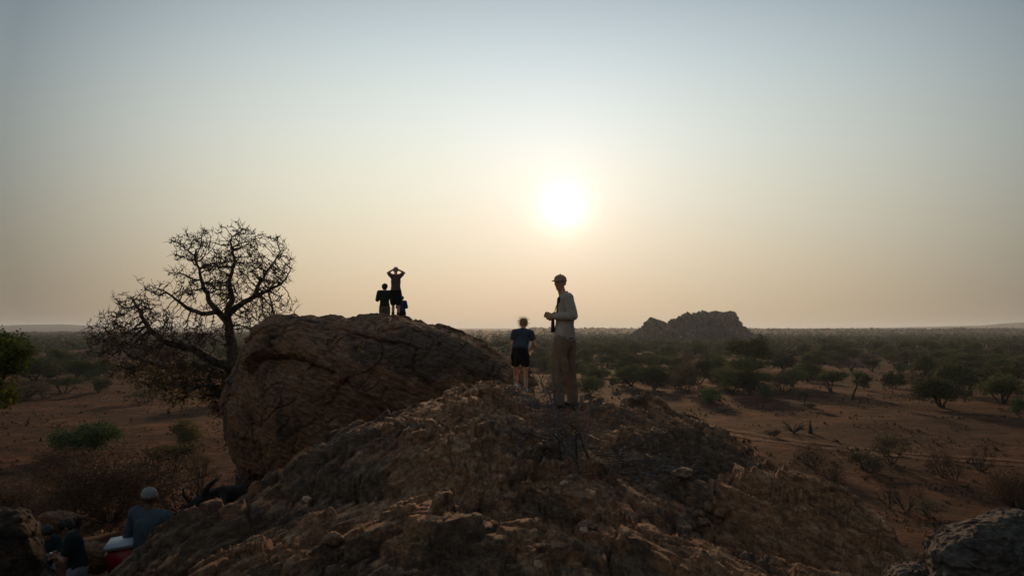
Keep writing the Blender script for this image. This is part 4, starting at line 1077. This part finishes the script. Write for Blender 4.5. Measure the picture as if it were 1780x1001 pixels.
# 3-5. three people on the crest
def crest_y(px, ptop, h, y0, y1):
    best = None
    for yy in np.linspace(y0, y1, 90):
        z = bvh_z(big, P(px, ptop, yy).x, yy)
        if z is None: continue
        e = abs((P(px, ptop, yy).z-h)-z)
        if best is None or e < best[0]: best = (e, yy, z)
    return best
bpy.context.view_layer.update()
e, Yc, zc = crest_y(688, 464, 1.78, 25, 34); print('crest man', e, Yc, zc)
k3 = lambda px, py, dy=0: Q(px, py, dy, Yc)
sc = (P(688, 464, Yc).z-zc)/((548-464)/F*Yc)   # stretch onto the surface
def K3(px, py, dy=0):
    q = k3(px, py, dy); top = P(688, 464, Yc).z; q.z = top-(py-464)/F*Yc*sc; return q
base = K3(688, 548); base.z = zc
brown_t = cloth('mauve_brown_tee_cotton', (.12, .075, .07)); greenp = cloth('dark_green_shirt_cotton', (.022, .036, .028)); khk2 = cloth('grey_khaki_cotton', (.11, .09, .07)); bluet = cloth('blue_tee_cotton', (.022, .045, .11)); pink = cloth('pale_cap_cotton', (.32, .24, .22))
J = dict(head=K3(688, 469.5), hf=(0, 1, .05), neck=K3(688, 477.5), chest=K3(688, 486), hip=K3(688, 502), shL=K3(681, 478.5), shR=K3(695, 478.5), elL=K3(673.5, 473.5, .05), elR=K3(702.5, 473.5, .05), wrL=K3(684, 468, -.02), wrR=K3(692, 468, -.02),
         dL=(1, .1, .3), dR=(-1, .1, .3), nL=(.3, .6, .2), nR=(-.3, .6, .2), hipL=K3(684.3, 506), hipR=K3(692.3, 506), knL=K3(683.4, 525.5, .02), knR=K3(692.6, 525.5, .02), anL=K3(683, 543), anR=K3(691.8, 543.5), toeL=K3(682, 547, .14), toeR=K3(692.5, 547, .14))
root, R, L_, g = person('man on the crest with both hands on his head, brown tee and black shorts', base, J, skin_t, 1.0, .014, ('shirt', brown_t, .004), ('shorts', blk, .022), .5, .72, curlL=.9, curlR=.9)
cap_hat(root, base, L_, R, pink, vox=.009, brim=False)
for q in 'LR': blob('sock', [cap(g['an'+q], g['an'+q].lerp(g['kn'+q], .38), .05, .056)], .014, hair_dark, root, base, 1)
def crest_person(px, ptop, hgt, label, mt_s, mt_l, hairm, y0, y1, shw, k, nm='trousers'):
    e, Yk, zk = crest_y(px, ptop, hgt, y0, y1); print('crest', label[:20], e, Yk, zk)
    x = P(px, ptop, Yk).x; base = Vector((x, Yk, zk)); zt = zk+hgt
    B = lambda a, b, z: Vector((x+a, Yk+b, zt-z))
    J = dict(head=B(0, .02, .125*k), hf=(.1, 1, -.1), neck=B(0, 0, .27*k), chest=B(-.01, 0, .42*k), hip=B(0, 0, .82*k), shL=B(-shw, 0, .31*k), shR=B(shw, 0, .31*k), elL=B(-shw-.06*k, .02, .58*k), elR=B(shw+.06*k, .02, .58*k), wrL=B(-shw+.06*k, .22, .56*k), wrR=B(shw-.06*k, .22, .56*k),
             hipL=B(-.09*k, 0, .88*k), hipR=B(.09*k, 0, .88*k), knL=B(-.10*k, 0, 1.25*k), knR=B(.10*k, 0, 1.25*k), anL=B(-.10*k, 0, hgt-.09), anR=B(.10*k, 0, hgt-.09), toeL=B(-.11*k, .14, hgt-.035), toeR=B(.11*k, .14, hgt-.035))
    root, R, L_, g = person(label, base, J, skin_t, k, .014, ('shirt', mt_s, .012), (nm, mt_l, .015), 1.0, 1.95, curlL=.9, curlR=.9)
    blob('hair', [hull(ell(L_(0, -.02, .04)*1, (.105*k, .112*k, .095*k), R), ell(L_(0, -.04, -.03), (.09*k, .07*k, .06*k), R))], .010, hairm, root, base, 1, .008, 25)
crest_person(669, 493, 1.62, 'left adult on the crest in dark green shirt with arms folded in front', greenp, khk2, hair_dark, 26, 36.3, .215, 1.03)
crest_person(698.5, 515, 1.12, 'child in blue shirt standing on the crest at the right of the three', bluet, blk, hair_dark, 26, 36.3, .125, .70)

# 6. man with grey cap, seen from behind, carrying a red cooler
Y6 = 9.2
Q6 = lambda px, py, dy=0: Q(px, py, dy, Y6)
gb = cloth('faded_blue_shirt_cotton', (.060, .078, .090)); jeans = cloth('blue_denim', (.030, .050, .085)); gcap = cloth('grey_cap_cotton', (.19, .19, .175))
x6 = P(259, 860, Y6).x; gz6 = gz(x6, Y6); print('cooler man: top', P(259, 846, Y6).z, 'ground', gz6)
zt = P(259, 846, Y6).z; hgt = zt-gz6; kk = 1.0
base = Vector((x6, Y6, gz6)); B = lambda a, b, z: Vector((x6+a, Y6+b, zt-z))
leg = (hgt-.95)
J = dict(head=B(-.01, .02, .125), hf=(-.55, .8, -.15), neck=B(.01, -.01, .27), chest=B(.03, -.03, .44), hip=B(.0, -.02, .85), shL=B(-.17, .06, .31), shR=B(.22, -.06, .33), elL=B(-.27, .12, .60), wrL=B(-.33, .10, .80), elR=B(.27, .04, .62), wrR=B(.12, .24, .72),
         dL=(0, .1, -1), nL=(1, .1, 0), hipL=B(-.09, .03, .92), hipR=B(.10, -.03, .92), knL=B(-.11, .06, .92+leg*.48), knR=B(.12, -.02, .92+leg*.48), anL=B(-.12, .05, hgt-.09), anR=B(.13, -.05, hgt-.09), toeL=B(-.20, .16, hgt-.04), toeR=B(.06, .08, hgt-.04))
root, R, L_, g = person('man in grey cap and faded blue shirt carrying the red cooler', base, J, skin_d, 1.04, .009, ('shirt', gb, .018), ('jeans', jeans, .012), 1.35, 1.97, curlL=1.3, hem=.03)
cap_hat(root, base, L_, R, gcap, 1.02)
# cooler
cx = Q6(214, 946, .02); cool = empty('cooler', cx); cool.rotation_euler = (radians(4), radians(-8), radians(14)); tag(cool, 'red picnic cooler with white lid held by the man in the grey cap', 'cooler')
def rbox(name, sx, sy, sz, c, mat, parent, bev=.02):
    bm = bmesh.new(); bmesh.ops.create_cube(bm, size=1); bmesh.ops.scale(bm, vec=(sx, sy, sz), verts=bm.verts); bmesh.ops.translate(bm, vec=c, verts=bm.verts)
    bmesh.ops.bevel(bm, geom=list(bm.edges), offset=bev, segments=3, affect='EDGES'); me = bpy.data.meshes.new(name); bm.to_mesh(me); bm.free()
    me.materials.append(mat); o = bpy.data.objects.new(name, me); COL.objects.link(o); o.parent = parent
    for p in me.polygons: p.use_smooth = True
    return o
redp = plain_mat('red_plastic', (.24, .006, .008), .4, .5, .08, 6); whp = plain_mat('white_plastic', (.42, .45, .50), .4, .5, .05, 6)
rbox('bin', .34, .30, .30, (0, 0, -.17), redp, cool); ld = rbox('lid', .36, .32, .075, (0, 0, .022), whp, cool)
for sx in (-1, 1): rbox('handle', .03, .13, .035, (sx*.185, 0, -.07), whp, cool, .008)

# 7-8 two hikers at the lower left
Y7 = 11.4
def hiker(label, pxh, pyh, Yh, lean, mt_s, mt_l, k, face, hairm, cp=None):
    x = P(pxh, pyh, Yh).x; g0 = gz(x, Yh); zt = P(pxh, pyh, Yh).z; base = Vector((x+.05, Yh, g0)); hg = zt-g0; print('hiker', hg)
    f = Vector(face).normalized(); s = Vector((f.y, -f.x, 0))
    def B(fw, sd_, z):
        fw *= .45
        return Vector((x, Yh, 0))+f*fw+s*sd_+Vector((0, 0, g0+z))
    h = min(1.0, hg/1.62)
    hipz = .92*h; 
    J = dict(head=B(0, 0, hg-.12), hf=f*.8+Vector((0, 0, -.65)), hu=Vector((0, 0, .75))+f*.55, neck=B(-.13, 0, hg-.21), chest=B(-.20, 0, hg-.34), hip=B(-.36, 0, hipz), shL=B(-.15, -.18, hg-.26), shR=B(-.15, .18, hg-.26), elL=B(-.04, -.23, hg-.53), elR=B(-.04, .23, hg-.53), wrL=B(.16, -.08, hg-.50), wrR=B(.16, .08, hg-.50),
             hipL=B(-.34, -.09, hipz-.05), hipR=B(-.34, .09, hipz-.05), knL=B(-.28, -.11, .50*h), knR=B(-.28, .11, .50*h), anL=B(-.34, -.12, .09), anR=B(-.34, .12, .09), toeL=B(-.20, -.13, .035), toeR=B(-.20, .13, .035), nL=(0, 0, 1), nR=(0, 0, 1))
    root, R, L_, g = person(label, base, J, skin_h, k, .011, ('shirt', mt_s, .012), ('shorts', mt_l, .022), .55, .95, curlL=.8, curlR=.8)
    hat = blob('hair', [hull(ell(L_(0, -.02, .04), (.086, .098, .08), R), ell(L_(0, -.05, -.02), (.07, .055, .05), R))], .009, hairm, root, base, 1, .006, 25)
    if cp: cap_hat(root, base, L_, R, cp)
    return root, g, f
drk = cloth('black_green_shirt_cotton', (.012, .020, .020)); gsh = cloth('grey_shorts_cotton', (.15, .16, .17)); lsh = cloth('light_blue_shorts_cotton', (.22, .28, .32)); drk2 = cloth('teal_shirt_cotton', (.015, .040, .042))
root, g, f = hiker('hiker in dark shirt and grey shorts bending over a phone at lower left', 116, 901, 11.4, .3, drk, gsh, 1.0, (-.9, -.35, 0), hair_dark, cloth('black_cap_cotton', (.012, .012, .013)))
ph = rbox('phone', .15, .075, .012, (0, 0, 0), plain_mat('pale_phone_case', (.45, .42, .34), .4, .5, .05, 6), None, .004); ph.location = (g['wrL']+g['wrR'])/2+f*.12+Vector((0, 0, .03)); ph.rotation_euler = (.2, .1, 1.2)
sc_ = rbox('screen', .135, .065, .004, (0, 0, .007), plain_mat('black_glass', (.01, .01, .012), .1, .6, .05, 6), ph, .001); tag(ph, 'pale phone held by the bending hiker in the grey shorts', 'phone')
root, g, f = hiker('hiker in teal shirt and light shorts facing the other one at the lower left', 82, 912, 12.0, .3, drk2, lsh, .95, (.85, -.5, 0), hair_dark)
# small backpack on the ground side of that hiker
bk = empty('backpack', g['chest']-f*.20); tag(bk, 'black backpack worn by the hiker in the teal shirt', 'backpack'); b0 = bk.location.copy()
blob('bag', [hull(ell(b0+Vector((0, 0, .14)), (.14, .13, .10)), ell(b0-Vector((0, 0, .16)), (.15, .15, .10)))], .012, blk, bk, b0, 2, .008, 9)
blob('pocket', [hull(ell(b0-f*.13+Vector((0, 0, -.02)), (.10, .07, .05)), ell(b0-f*.14-Vector((0, 0, .14)), (.11, .07, .05)))], .012, blk, bk, b0, 2)
clh = blob('cloth', [hull(ell(g['hip']+Vector((.12, -.14, .10)), (.06, .03, .05)), ell(g['hip']+Vector((.10, -.16, -.06)), (.04, .025, .05)))], .008, cloth('pale_blue_cloth', (.35, .48, .55)), None, g['hip'], 1, .010, 22)
clh.location = g['hip']; tag(clh, 'pale blue cloth tucked at the waist of the hiker in the teal shirt', 'cloth')

# ------------------------------------------------------------------ thorny dead shrub on the ridge, traced stems plus twigs
def dead_shrub():
    rng = np.random.default_rng(12); T = Tubes(); pale = bark_mat('weathered_twig', (.05, .04, .035), (.26, .23, .21)); Ti = Tubes()
    stems = [([(1010, 822, 7.4), (1003, 790, 7.45), (990, 755, 7.6), (975, 722, 7.8), (962, 700, 8.0), (955, 672, 8.1), (940, 655, 8.2)], .013),
             ([(1023, 785, 7.6), (1014, 762, 7.6), (1006, 738, 7.5), (985, 722, 7.45), (968, 703, 7.4), (950, 690, 7.3)], .012),
             ([(1008, 800, 7.5), (980, 762, 7.7), (955, 735, 7.9), (935, 715, 8.0), (926, 690, 8.1), (915, 668, 8.2), (893, 648, 8.3)], .012),
             ([(975, 785, 7.6), (970, 745, 7.6), (967, 710, 7.6), (962, 680, 7.7), (968, 655, 7.7)], .010),
             ([(965, 782, 7.7), (945, 758, 7.7), (925, 742, 7.7), (905, 736, 7.7)], .008),
             ([(930, 722, 7.9), (922, 738, 7.9), (910, 755, 7.8)], .007), ([(1003, 790, 7.5), (1001, 750, 7.3), (1003, 715, 7.1), (1004, 690, 7.0)], .006)]
    b0 = Vector(P(1008, 815, 7.5)); b0.z = rz(b0.x, b0.y)
    off = b0-Vector(P(1010, 822, 7.4)); off.x = off.y = 0
    for pts, r in stems:
        pp = [Vector(P(a, b, c))+off*.6-b0 for a, b, c in pts]
        T.tube(pp, [r*(1-.6*i/(len(pp)-1)) for i in range(len(pp))], 6)
        for i in range(1, len(pp)):
            for s in range(7 if i > 1 else 3):
                p = pp[i-1].lerp(pp[i], rng.random()); d = ((pp[i]-pp[i-1]).normalized()*.5+Vector(rng.normal(size=3))*.75+Vector((0, 0, .15)))
                recurse(Ti, p, d, rng.uniform(.10, .30), .0042, 2, rng, spread=.8, up=.05, seg=3, ratio=.55, kids=2)
    root = empty('dead_shrub', b0); tag(root, "leafless thorny shrub in front of the tall man's legs", 'shrub')
    T.build('stem', pale, root); Ti.build('twigs', pale, root)
    # fallen brushwood to its right
    T2 = Tubes(); c = Vector(P(1090, 775, 8.3)); c.z = rz(c.x, c.y)
    for i in range(330):
        x = rng.normal()*.42; y = rng.normal()*.35; p = Vector((x, y, rz(c.x+x, c.y+y)-c.z+rng.uniform(.0, .09))); a = rng.uniform(0, 2*pi); l = rng.uniform(.08, .38)
        q = p+Vector((cos(a)*l, sin(a)*l*.6, rng.uniform(-.03, .09))); T2.tube([p, p.lerp(q, .5)+Vector(rng.normal(size=3))*.02, q], [.0045, .0035, .002], 3, cap=False)
    for (a, b) in [((1040, 805, 7.9), (1175, 800, 8.1)), ((1035, 790, 8.0), (1090, 802, 7.8))]:
        p = Vector(P(*a))-c; q = Vector(P(*b))-c; T2.tube([p, p.lerp(q, .5)+Vector((0, 0, .03)), q], [.010, .008, .005], 5)
    o = T2.build('brushwood', pale); o.location = c; tag(o, 'tangle of fallen dry twigs on the rock right of the thorny shrub', kind='stuff')
dead_shrub()

# ------------------------------------------------------------------ loose stones on the ridge
def stone(px, py, w, h, label, mat, seed, group=None):
    Yg = None
    for yy in np.linspace(3.5, 14, 500):
        q = P(px, py, yy)
        if rz(q.x, yy) >= q.z: Yg = yy; break
    Yg = Yg or 6; rng = np.random.default_rng(seed); W2 = w/F*Yg/2; H2 = h/F*Yg/2
    bm = bmesh.new(); bmesh.ops.create_icosphere(bm, subdivisions=4, radius=1)
    co = np.array([v.co[:] for v in bm.verts]); d = fbm(co[:, 0]*1.3+seed, co[:, 1]*1.3, co[:, 2]*1.3, oct=4, seed=seed)*.30; w_ = worley(co[:, 0]*1.2+seed, co[:, 1]*1.2, co[:, 2]*1.2, seed=seed)[2]
    co = co*(1+d+.18*(w_-.5))[:, None]*np.array([W2, W2*.85, H2])
    for v, c in zip(bm.verts, co): v.co = c
    for f in bm.faces: f.smooth = True
    me = bpy.data.meshes.new('stone'); bm.to_mesh(me); bm.free(); me.materials.append(mat)
    o = bpy.data.objects.new('stone', me); COL.objects.link(o); q = P(px, py, Yg); o.location = (q.x, Yg+W2*.4, rz(q.x, Yg+W2*.4)+H2*.30); o.rotation_euler = (0, 0, rng.uniform(0, 3))
    tag(o, label, 'stone', group)
pale_s = rock_mat('pale_stone_rock', tint=(1.9, 2.0, 2.0), scale=6, stretch=(1, 1, 1)); mid_s = rock_mat('brown_stone_rock', tint=(.80, .82, .74), scale=4, stretch=(1, 1, 1))
for k, (a, b, w, h, lab, mt) in enumerate([(532, 872, 18, 12, 'small cream stone lying on the dark left slope', pale_s), (577, 946, 40, 22, 'rounded grey brown stone near the bottom, left of centre', mid_s), (935, 986, 17, 18, 'pale upright stone at the bottom centre of the rock', pale_s),
        (981, 843, 14, 12, 'small pale stone in the hollow below the thorny shrub', pale_s), (1016, 931, 18, 12, 'whitish stone in the sandy hollow right of centre', pale_s), (762, 877, 10, 12, 'tiny white chip under a ledge left of centre', pale_s),
        (1216, 897, 18, 14, 'leftmost grey stone of the small pile on the right of the rock', mid_s), (1234, 903, 20, 16, 'upper middle stone of the small pile on the right of the rock', mid_s), (1252, 910, 18, 14, 'rightmost stone of the small pile on the right of the rock', mid_s), (1226, 917, 22, 12, 'lowest stone of the small pile on the right of the rock', mid_s),
        (1108, 697, 22, 12, 'dark loose stone on the skyline right of the tall man', mid_s), (1020, 695, 34, 20, "flat grey stone beside the tall man's right foot", mid_s), (1190, 836, 40, 18, 'flat brown stone resting on the right slope of the ridge', mid_s), (915, 768, 26, 14, 'brown stone left of the thorny shrub roots', mid_s)]):
    stone(a, b, w, h, lab, mt, 300+k)

# ------------------------------------------------------------------ leafy tree cut by the left frame edge
def edge_tree():
    rng = np.random.default_rng(21); Y = 17.; b = P(-75, 800, Y); base = Vector((b.x, Y, gz(b.x, Y)-.1))
    L = lambda px, py, d, rx, ry, n: (tuple(Vector(P(px-8, py+6, Y+d))-base), (rx/F*Y, .7, ry/F*Y), n)
    lobes = [L(-20, 605, 0, 46, 36, 60), L(22, 612, .3, 26, 22, 26), L(36, 608, -.1, 16, 14, 14), L(10, 640, 0, 26, 22, 26), L(-5, 680, .2, 18, 20, 18), L(10, 685, 0, 12, 10, 9), L(-60, 620, .3, 60, 60, 80), L(0, 590, -.2, 26, 18, 22), L(-60, 690, .3, 50, 50, 50)]
    att = blob_pts(lobes, rng); c = np.repeat(att, 30, 0)+rng.normal(size=(len(att)*30, 3))*.095
    v, f = leaves_mesh(c, rng.uniform(.035, .09, len(c)), rng, .2, 1.4)
    root = empty('leafy_tree', base); tag(root, 'leafy green tree reaching in at the left frame edge', 'tree'); mesh_obj('leaves', v, f, leaf_mat('edge_tree_leaves', (.030, .045, .010), (.11, .12, .02), .5), root)
    T = Tubes(); top = att.mean(0)
    T.tube([(0, 0, 0), Vector(top)*.4+Vector((-.1, 0, 0)), Vector(top)*.75, Vector(top)], [.2, .15, .1, .05], 8)
    for l in lobes:
        e = Vector(l[0]); s = Vector(top)*.75; T.tube([s, s.lerp(e, .5)+Vector((0, 0, -.1)), e], [.06, .04, .015], 5)
        for k in range(6): e2 = Vector(att[rng.integers(len(att))]); 
    for i in range(0, len(att), 2):
        a = Vector(att[i]); j = min(lobes, key=lambda l: (Vector(l[0])-a).length); T.tube([Vector(j[0]), a], [.012, .004], 3, cap=False)
    T.build('trunk', bark_d, root)
edge_tree()

# ------------------------------------------------------------------ fallen black trunk left of the ridge
def fallen():
    T = Tubes(); Y = 13.; pts = [(300, 905, Y), (322, 888, Y), (350, 868, Y), (385, 858, Y+.3), (420, 858, Y+.6)]
    pts = [Vector(P(*p)) for p in pts]; base = pts[0].copy(); base.z = gz(base.x, base.y)
    T.tube([p-base for p in pts], [.045, .075, .10, .13, .15], 8)
    for a, b, c, r in [((350, 868), (362, 845), (376, 833), .06), ((335, 878), (320, 862), (318, 848), .03), ((322, 888), (312, 902), (318, 925), .04), ((385, 858), (392, 880), (388, 900), .05), ((310, 897), (295, 890), (288, 878), .025)]:
        p = [Vector(P(*q, Y)) for q in (a, b, c)]; T.tube([q-base for q in p], [r, r*.75, r*.45], 6)
    rng = np.random.default_rng(8)
    for i in range(40):
        p = pts[0].lerp(pts[-1], rng.random())-base; recurse(T, p, Vector(rng.normal(size=3))+Vector((0, 0, .6)), rng.uniform(.2, .5), .012, 2, rng, spread=.6, seg=3, kids=2)
    o = T.build('fallen_trunk', bark_mat('charred_bark', (.012, .010, .009), (.05, .045, .042))); o.location = base; tag(o, 'black fallen tree trunk with broken stubs between the cooler man and the boulder', 'dead tree')
fallen()
def dead_forked():
    x, y = ground_at(1483, 695); T = Tubes(); s = y/F
    def q(px, py): return Vector(((px-1483)*s, 0, (695-py)*s))
    for pts in [[(1483, 696), (1484, 685), (1490, 670), (1489, 655), (1481, 645), (1475, 637)], [(1489, 658), (1496, 650), (1500, 644)], [(1481, 645), (1486, 636), (1489, 632)]]:
        T.tube([q(*p)+Vector((0, random.uniform(-.2, .2), 0)) for p in pts], [s*2.2*(1-.7*i/(len(pts)-1)) for i in range(len(pts))], 6)
    z = gz(x, y); r = empty('dead_tree', (x, y, z)); T.build('trunk', bark_d, r); tag(r, 'dead leaning tree with forked top and one leafy tuft on the open plain', 'tree')
    c = Vector(q(1492, 652)); rng = np.random.default_rng(4); cc = np.array(c)+rng.normal(size=(500, 3))*np.array([.5, .5, .45])*s*9; v, f = leaves_mesh(cc, .16, rng); mesh_obj('crown', v, f, lf_green, r)
dead_forked()
def small_dead(px, py, w, h, lab, n=14):
    x, y = ground_at(px, py); s = y/F; rng = np.random.default_rng(px); T = Tubes()
    for i in range(n):
        a = rng.uniform(0, 2*pi); e = Vector((cos(a)*w*s*.5, sin(a)*w*s*.4, rng.uniform(.2, 1)*h*s)); T.tube([(0, 0, 0), e*.5+Vector((0, 0, .15*h*s)), e], [s*1.2, s*.8, s*.3], 4, cap=False)
    o = T.build('dead_bush', twigm); o.location = (x, y, gz(x, y)); tag(o, lab, 'dead bush')
small_dead(1380, 752, 42, 20, 'dark fallen brush lying on the open plain'); small_dead(1460, 641, 16, 10, 'broken stump on the far side of the clearing', 8); small_dead(1102, 690, 12, 10, 'little dry snag just beyond the skyline of the rock', 7)
def mound():
    x, y = ground_at(1409, 753); s = y/F; T = Tubes(); T.tube([(0, 0, -.1), (.02, 0, 6*s), (-.03, 0, 14*s), (0, 0, 24*s)], [4.5*s, 3.4*s, 2*s, .4*s], 9)
    o = T.build('termite_mound', plain_mat('mound_earth', (.03, .025, .02), var=.3, vs=4, bumps=.1)); o.location = (x, y, gz(x, y)); tag(o, 'thin dark conical termite mound right of the fallen brush', 'termite mound')
mound()
# sapling on the left shoulder of the boulder
def sapling():
    x = P(512, 550, 27).x; z = bvh_z(big, x, 27) or P(512, 550, 27).z; rng = np.random.default_rng(31); T = Tubes(); recurse(T, Vector((0, 0, -.05)), Vector((.1, 0, 1)), .42, .016, 3, rng, spread=.7, up=.3, seg=3, kids=3)
    o = T.build('sapling', twigm); o.location = (x, 27, z); tag(o, 'tiny bare sapling on the left shoulder of the huge boulder', 'sapling')
sapling()
# ------------------------------------------------------------------ vehicle track, grass, litter on the plain
def track():
    for side in (0, 1):
        pts = []
        for px, py in [(1180, 733), (1250, 744), (1330, 758), (1420, 771), (1520, 782), (1640, 792), (1780, 802), (1950, 814)]:
            pts.append(ground_at(px, py+side*8))
        pts = np.array(pts); t = np.linspace(0, 1, 220); ts = np.linspace(0, 1, len(pts)); c = np.stack([np.interp(t, ts, pts[:, 0]), np.interp(t, ts, pts[:, 1])], -1)
        kx = np.hanning(15); kx /= kx.sum(); c2 = np.stack([np.convolve(np.pad(c[:, i], 7, 'edge'), kx, 'valid') for i in (0, 1)], -1)
        d = np.gradient(c2, axis=0); d /= np.linalg.norm(d, axis=1)[:, None]; nrm = np.stack([-d[:, 1], d[:, 0]], -1); wd = (.55+.25*fbm(t*40, t*0, oct=3, seed=5+side))[:, None]
        V = []
        for s in np.linspace(-1, 1, 5):
            p = c2+nrm*wd*s; V.append(np.c_[p, ground_h(p[:, 0], p[:, 1])+.035])
        V = np.stack(V, 1).reshape(-1, 3); i = np.arange(219*4); q = (i//4)*5+i % 4; f = np.stack([q, q+1, q+6, q+5], -1)
        o = mesh_obj('track', V, f, TRM, smooth=True); tag(o, 'pale sandy wheel track crossing the plain', kind='structure')
TRM = plain_mat('track_sand', (.125, .062, .035), 1, .05, .3, .8)
track()
def litter():
    rng = np.random.default_rng(91); n = 42000; Y = np.exp(rng.uniform(np.log(24), np.log(260), n)); X = Y*rng.uniform(-.72, .72, n)
    m = fbm(X/9, Y/9, oct=3, seed=401)+rng.normal(size=n)*.25 > .12; X, Y = X[m], Y[m]; n = len(X); z = ground_h(X, Y)
    s = rng.lognormal(-2.5, .5, n)*np.clip((Y/60)**.5, .8, 1.6)
    V = []
    for k in range(3):
        a = rng.uniform(0, 2*pi, n); ex = np.cos(a)*s*1.1; ey = np.sin(a)*s*1.1; lean = rng.normal(size=(n, 2))*s[:, None]*.6
        V.append(np.stack([np.stack([X-ex*.5, Y-ey*.5, z-.02], -1), np.stack([X+ex*.5, Y+ey*.5, z-.02], -1), np.stack([X+lean[:, 0], Y+lean[:, 1], z+s*rng.uniform(.7, 1.4, n)], -1)], 1))
    v = np.concatenate(V).reshape(-1, 3); o = mesh_obj('grass_tufts', v, np.arange(len(v)).reshape(-1, 3), leaf_mat('dry_grass', (.022, .015, .008), (.085, .055, .026), .3)); tag(o, 'sparse dry tufts on the red soil', kind='stuff')
litter()
def ridge_grass():
    rng = np.random.default_rng(92); V = []
    for i in range(900):
        px = rng.uniform(330, 1500); yy = rng.uniform(4.6, 11); x = (px-890)/F*yy; z = rz(x, yy)
        if fbm(np.array([x*1.3]), np.array([yy*1.3]), oct=2, seed=93)[0] < .12: continue
        for k in range(5):
            a = rng.uniform(0, 2*pi); l = rng.uniform(.02, .07); b = Vector((x+rng.normal()*.02, yy+rng.normal()*.02, z-.01)); d = Vector((cos(a)*l*.6, sin(a)*l*.6, l))
            V += [b+Vector((.002, 0, 0)), b-Vector((.002, 0, 0)), b+d]
    v = np.array([tuple(q) for q in V]); o = mesh_obj('dry_grass', v, np.arange(len(v)).reshape(-1, 3), leaf_mat('rock_grass', (.05, .034, .018), (.16, .105, .055), .4)); tag(o, 'wisps of dry grass in the cracks of the ridge', kind='stuff')
ridge_grass()

# ------------------------------------------------------------------ haze
hm = bpy.data.materials.new('haze'); hm.use_nodes = True; nt = hm.node_tree
for n in list(nt.nodes):
    if n.type != 'OUTPUT_MATERIAL': nt.nodes.remove(n)
pv = nt.nodes.new('ShaderNodeVolumePrincipled'); pv.inputs['Density'].default_value = .00010; pv.inputs['Color'].default_value = (.66, .84, 1.0, 1); pv.inputs['Anisotropy'].default_value = .40
nt.links.new(pv.outputs[0], nt.nodes['Material Output'].inputs['Volume'])
def box(name, a, b, m):
    v = [(x, y, z) for x in (a[0], b[0]) for y in (a[1], b[1]) for z in (a[2], b[2])]
    return mesh_obj(name, v, [(0, 1, 3, 2), (4, 6, 7, 5), (0, 4, 5, 1), (2, 3, 7, 6), (0, 2, 6, 4), (1, 5, 7, 3)], m)
hz = box('haze', (-12500, -12500, -26), (12500, 12500, 75), hm); tag(hz, 'thin dusty haze over the plain', kind='stuff')
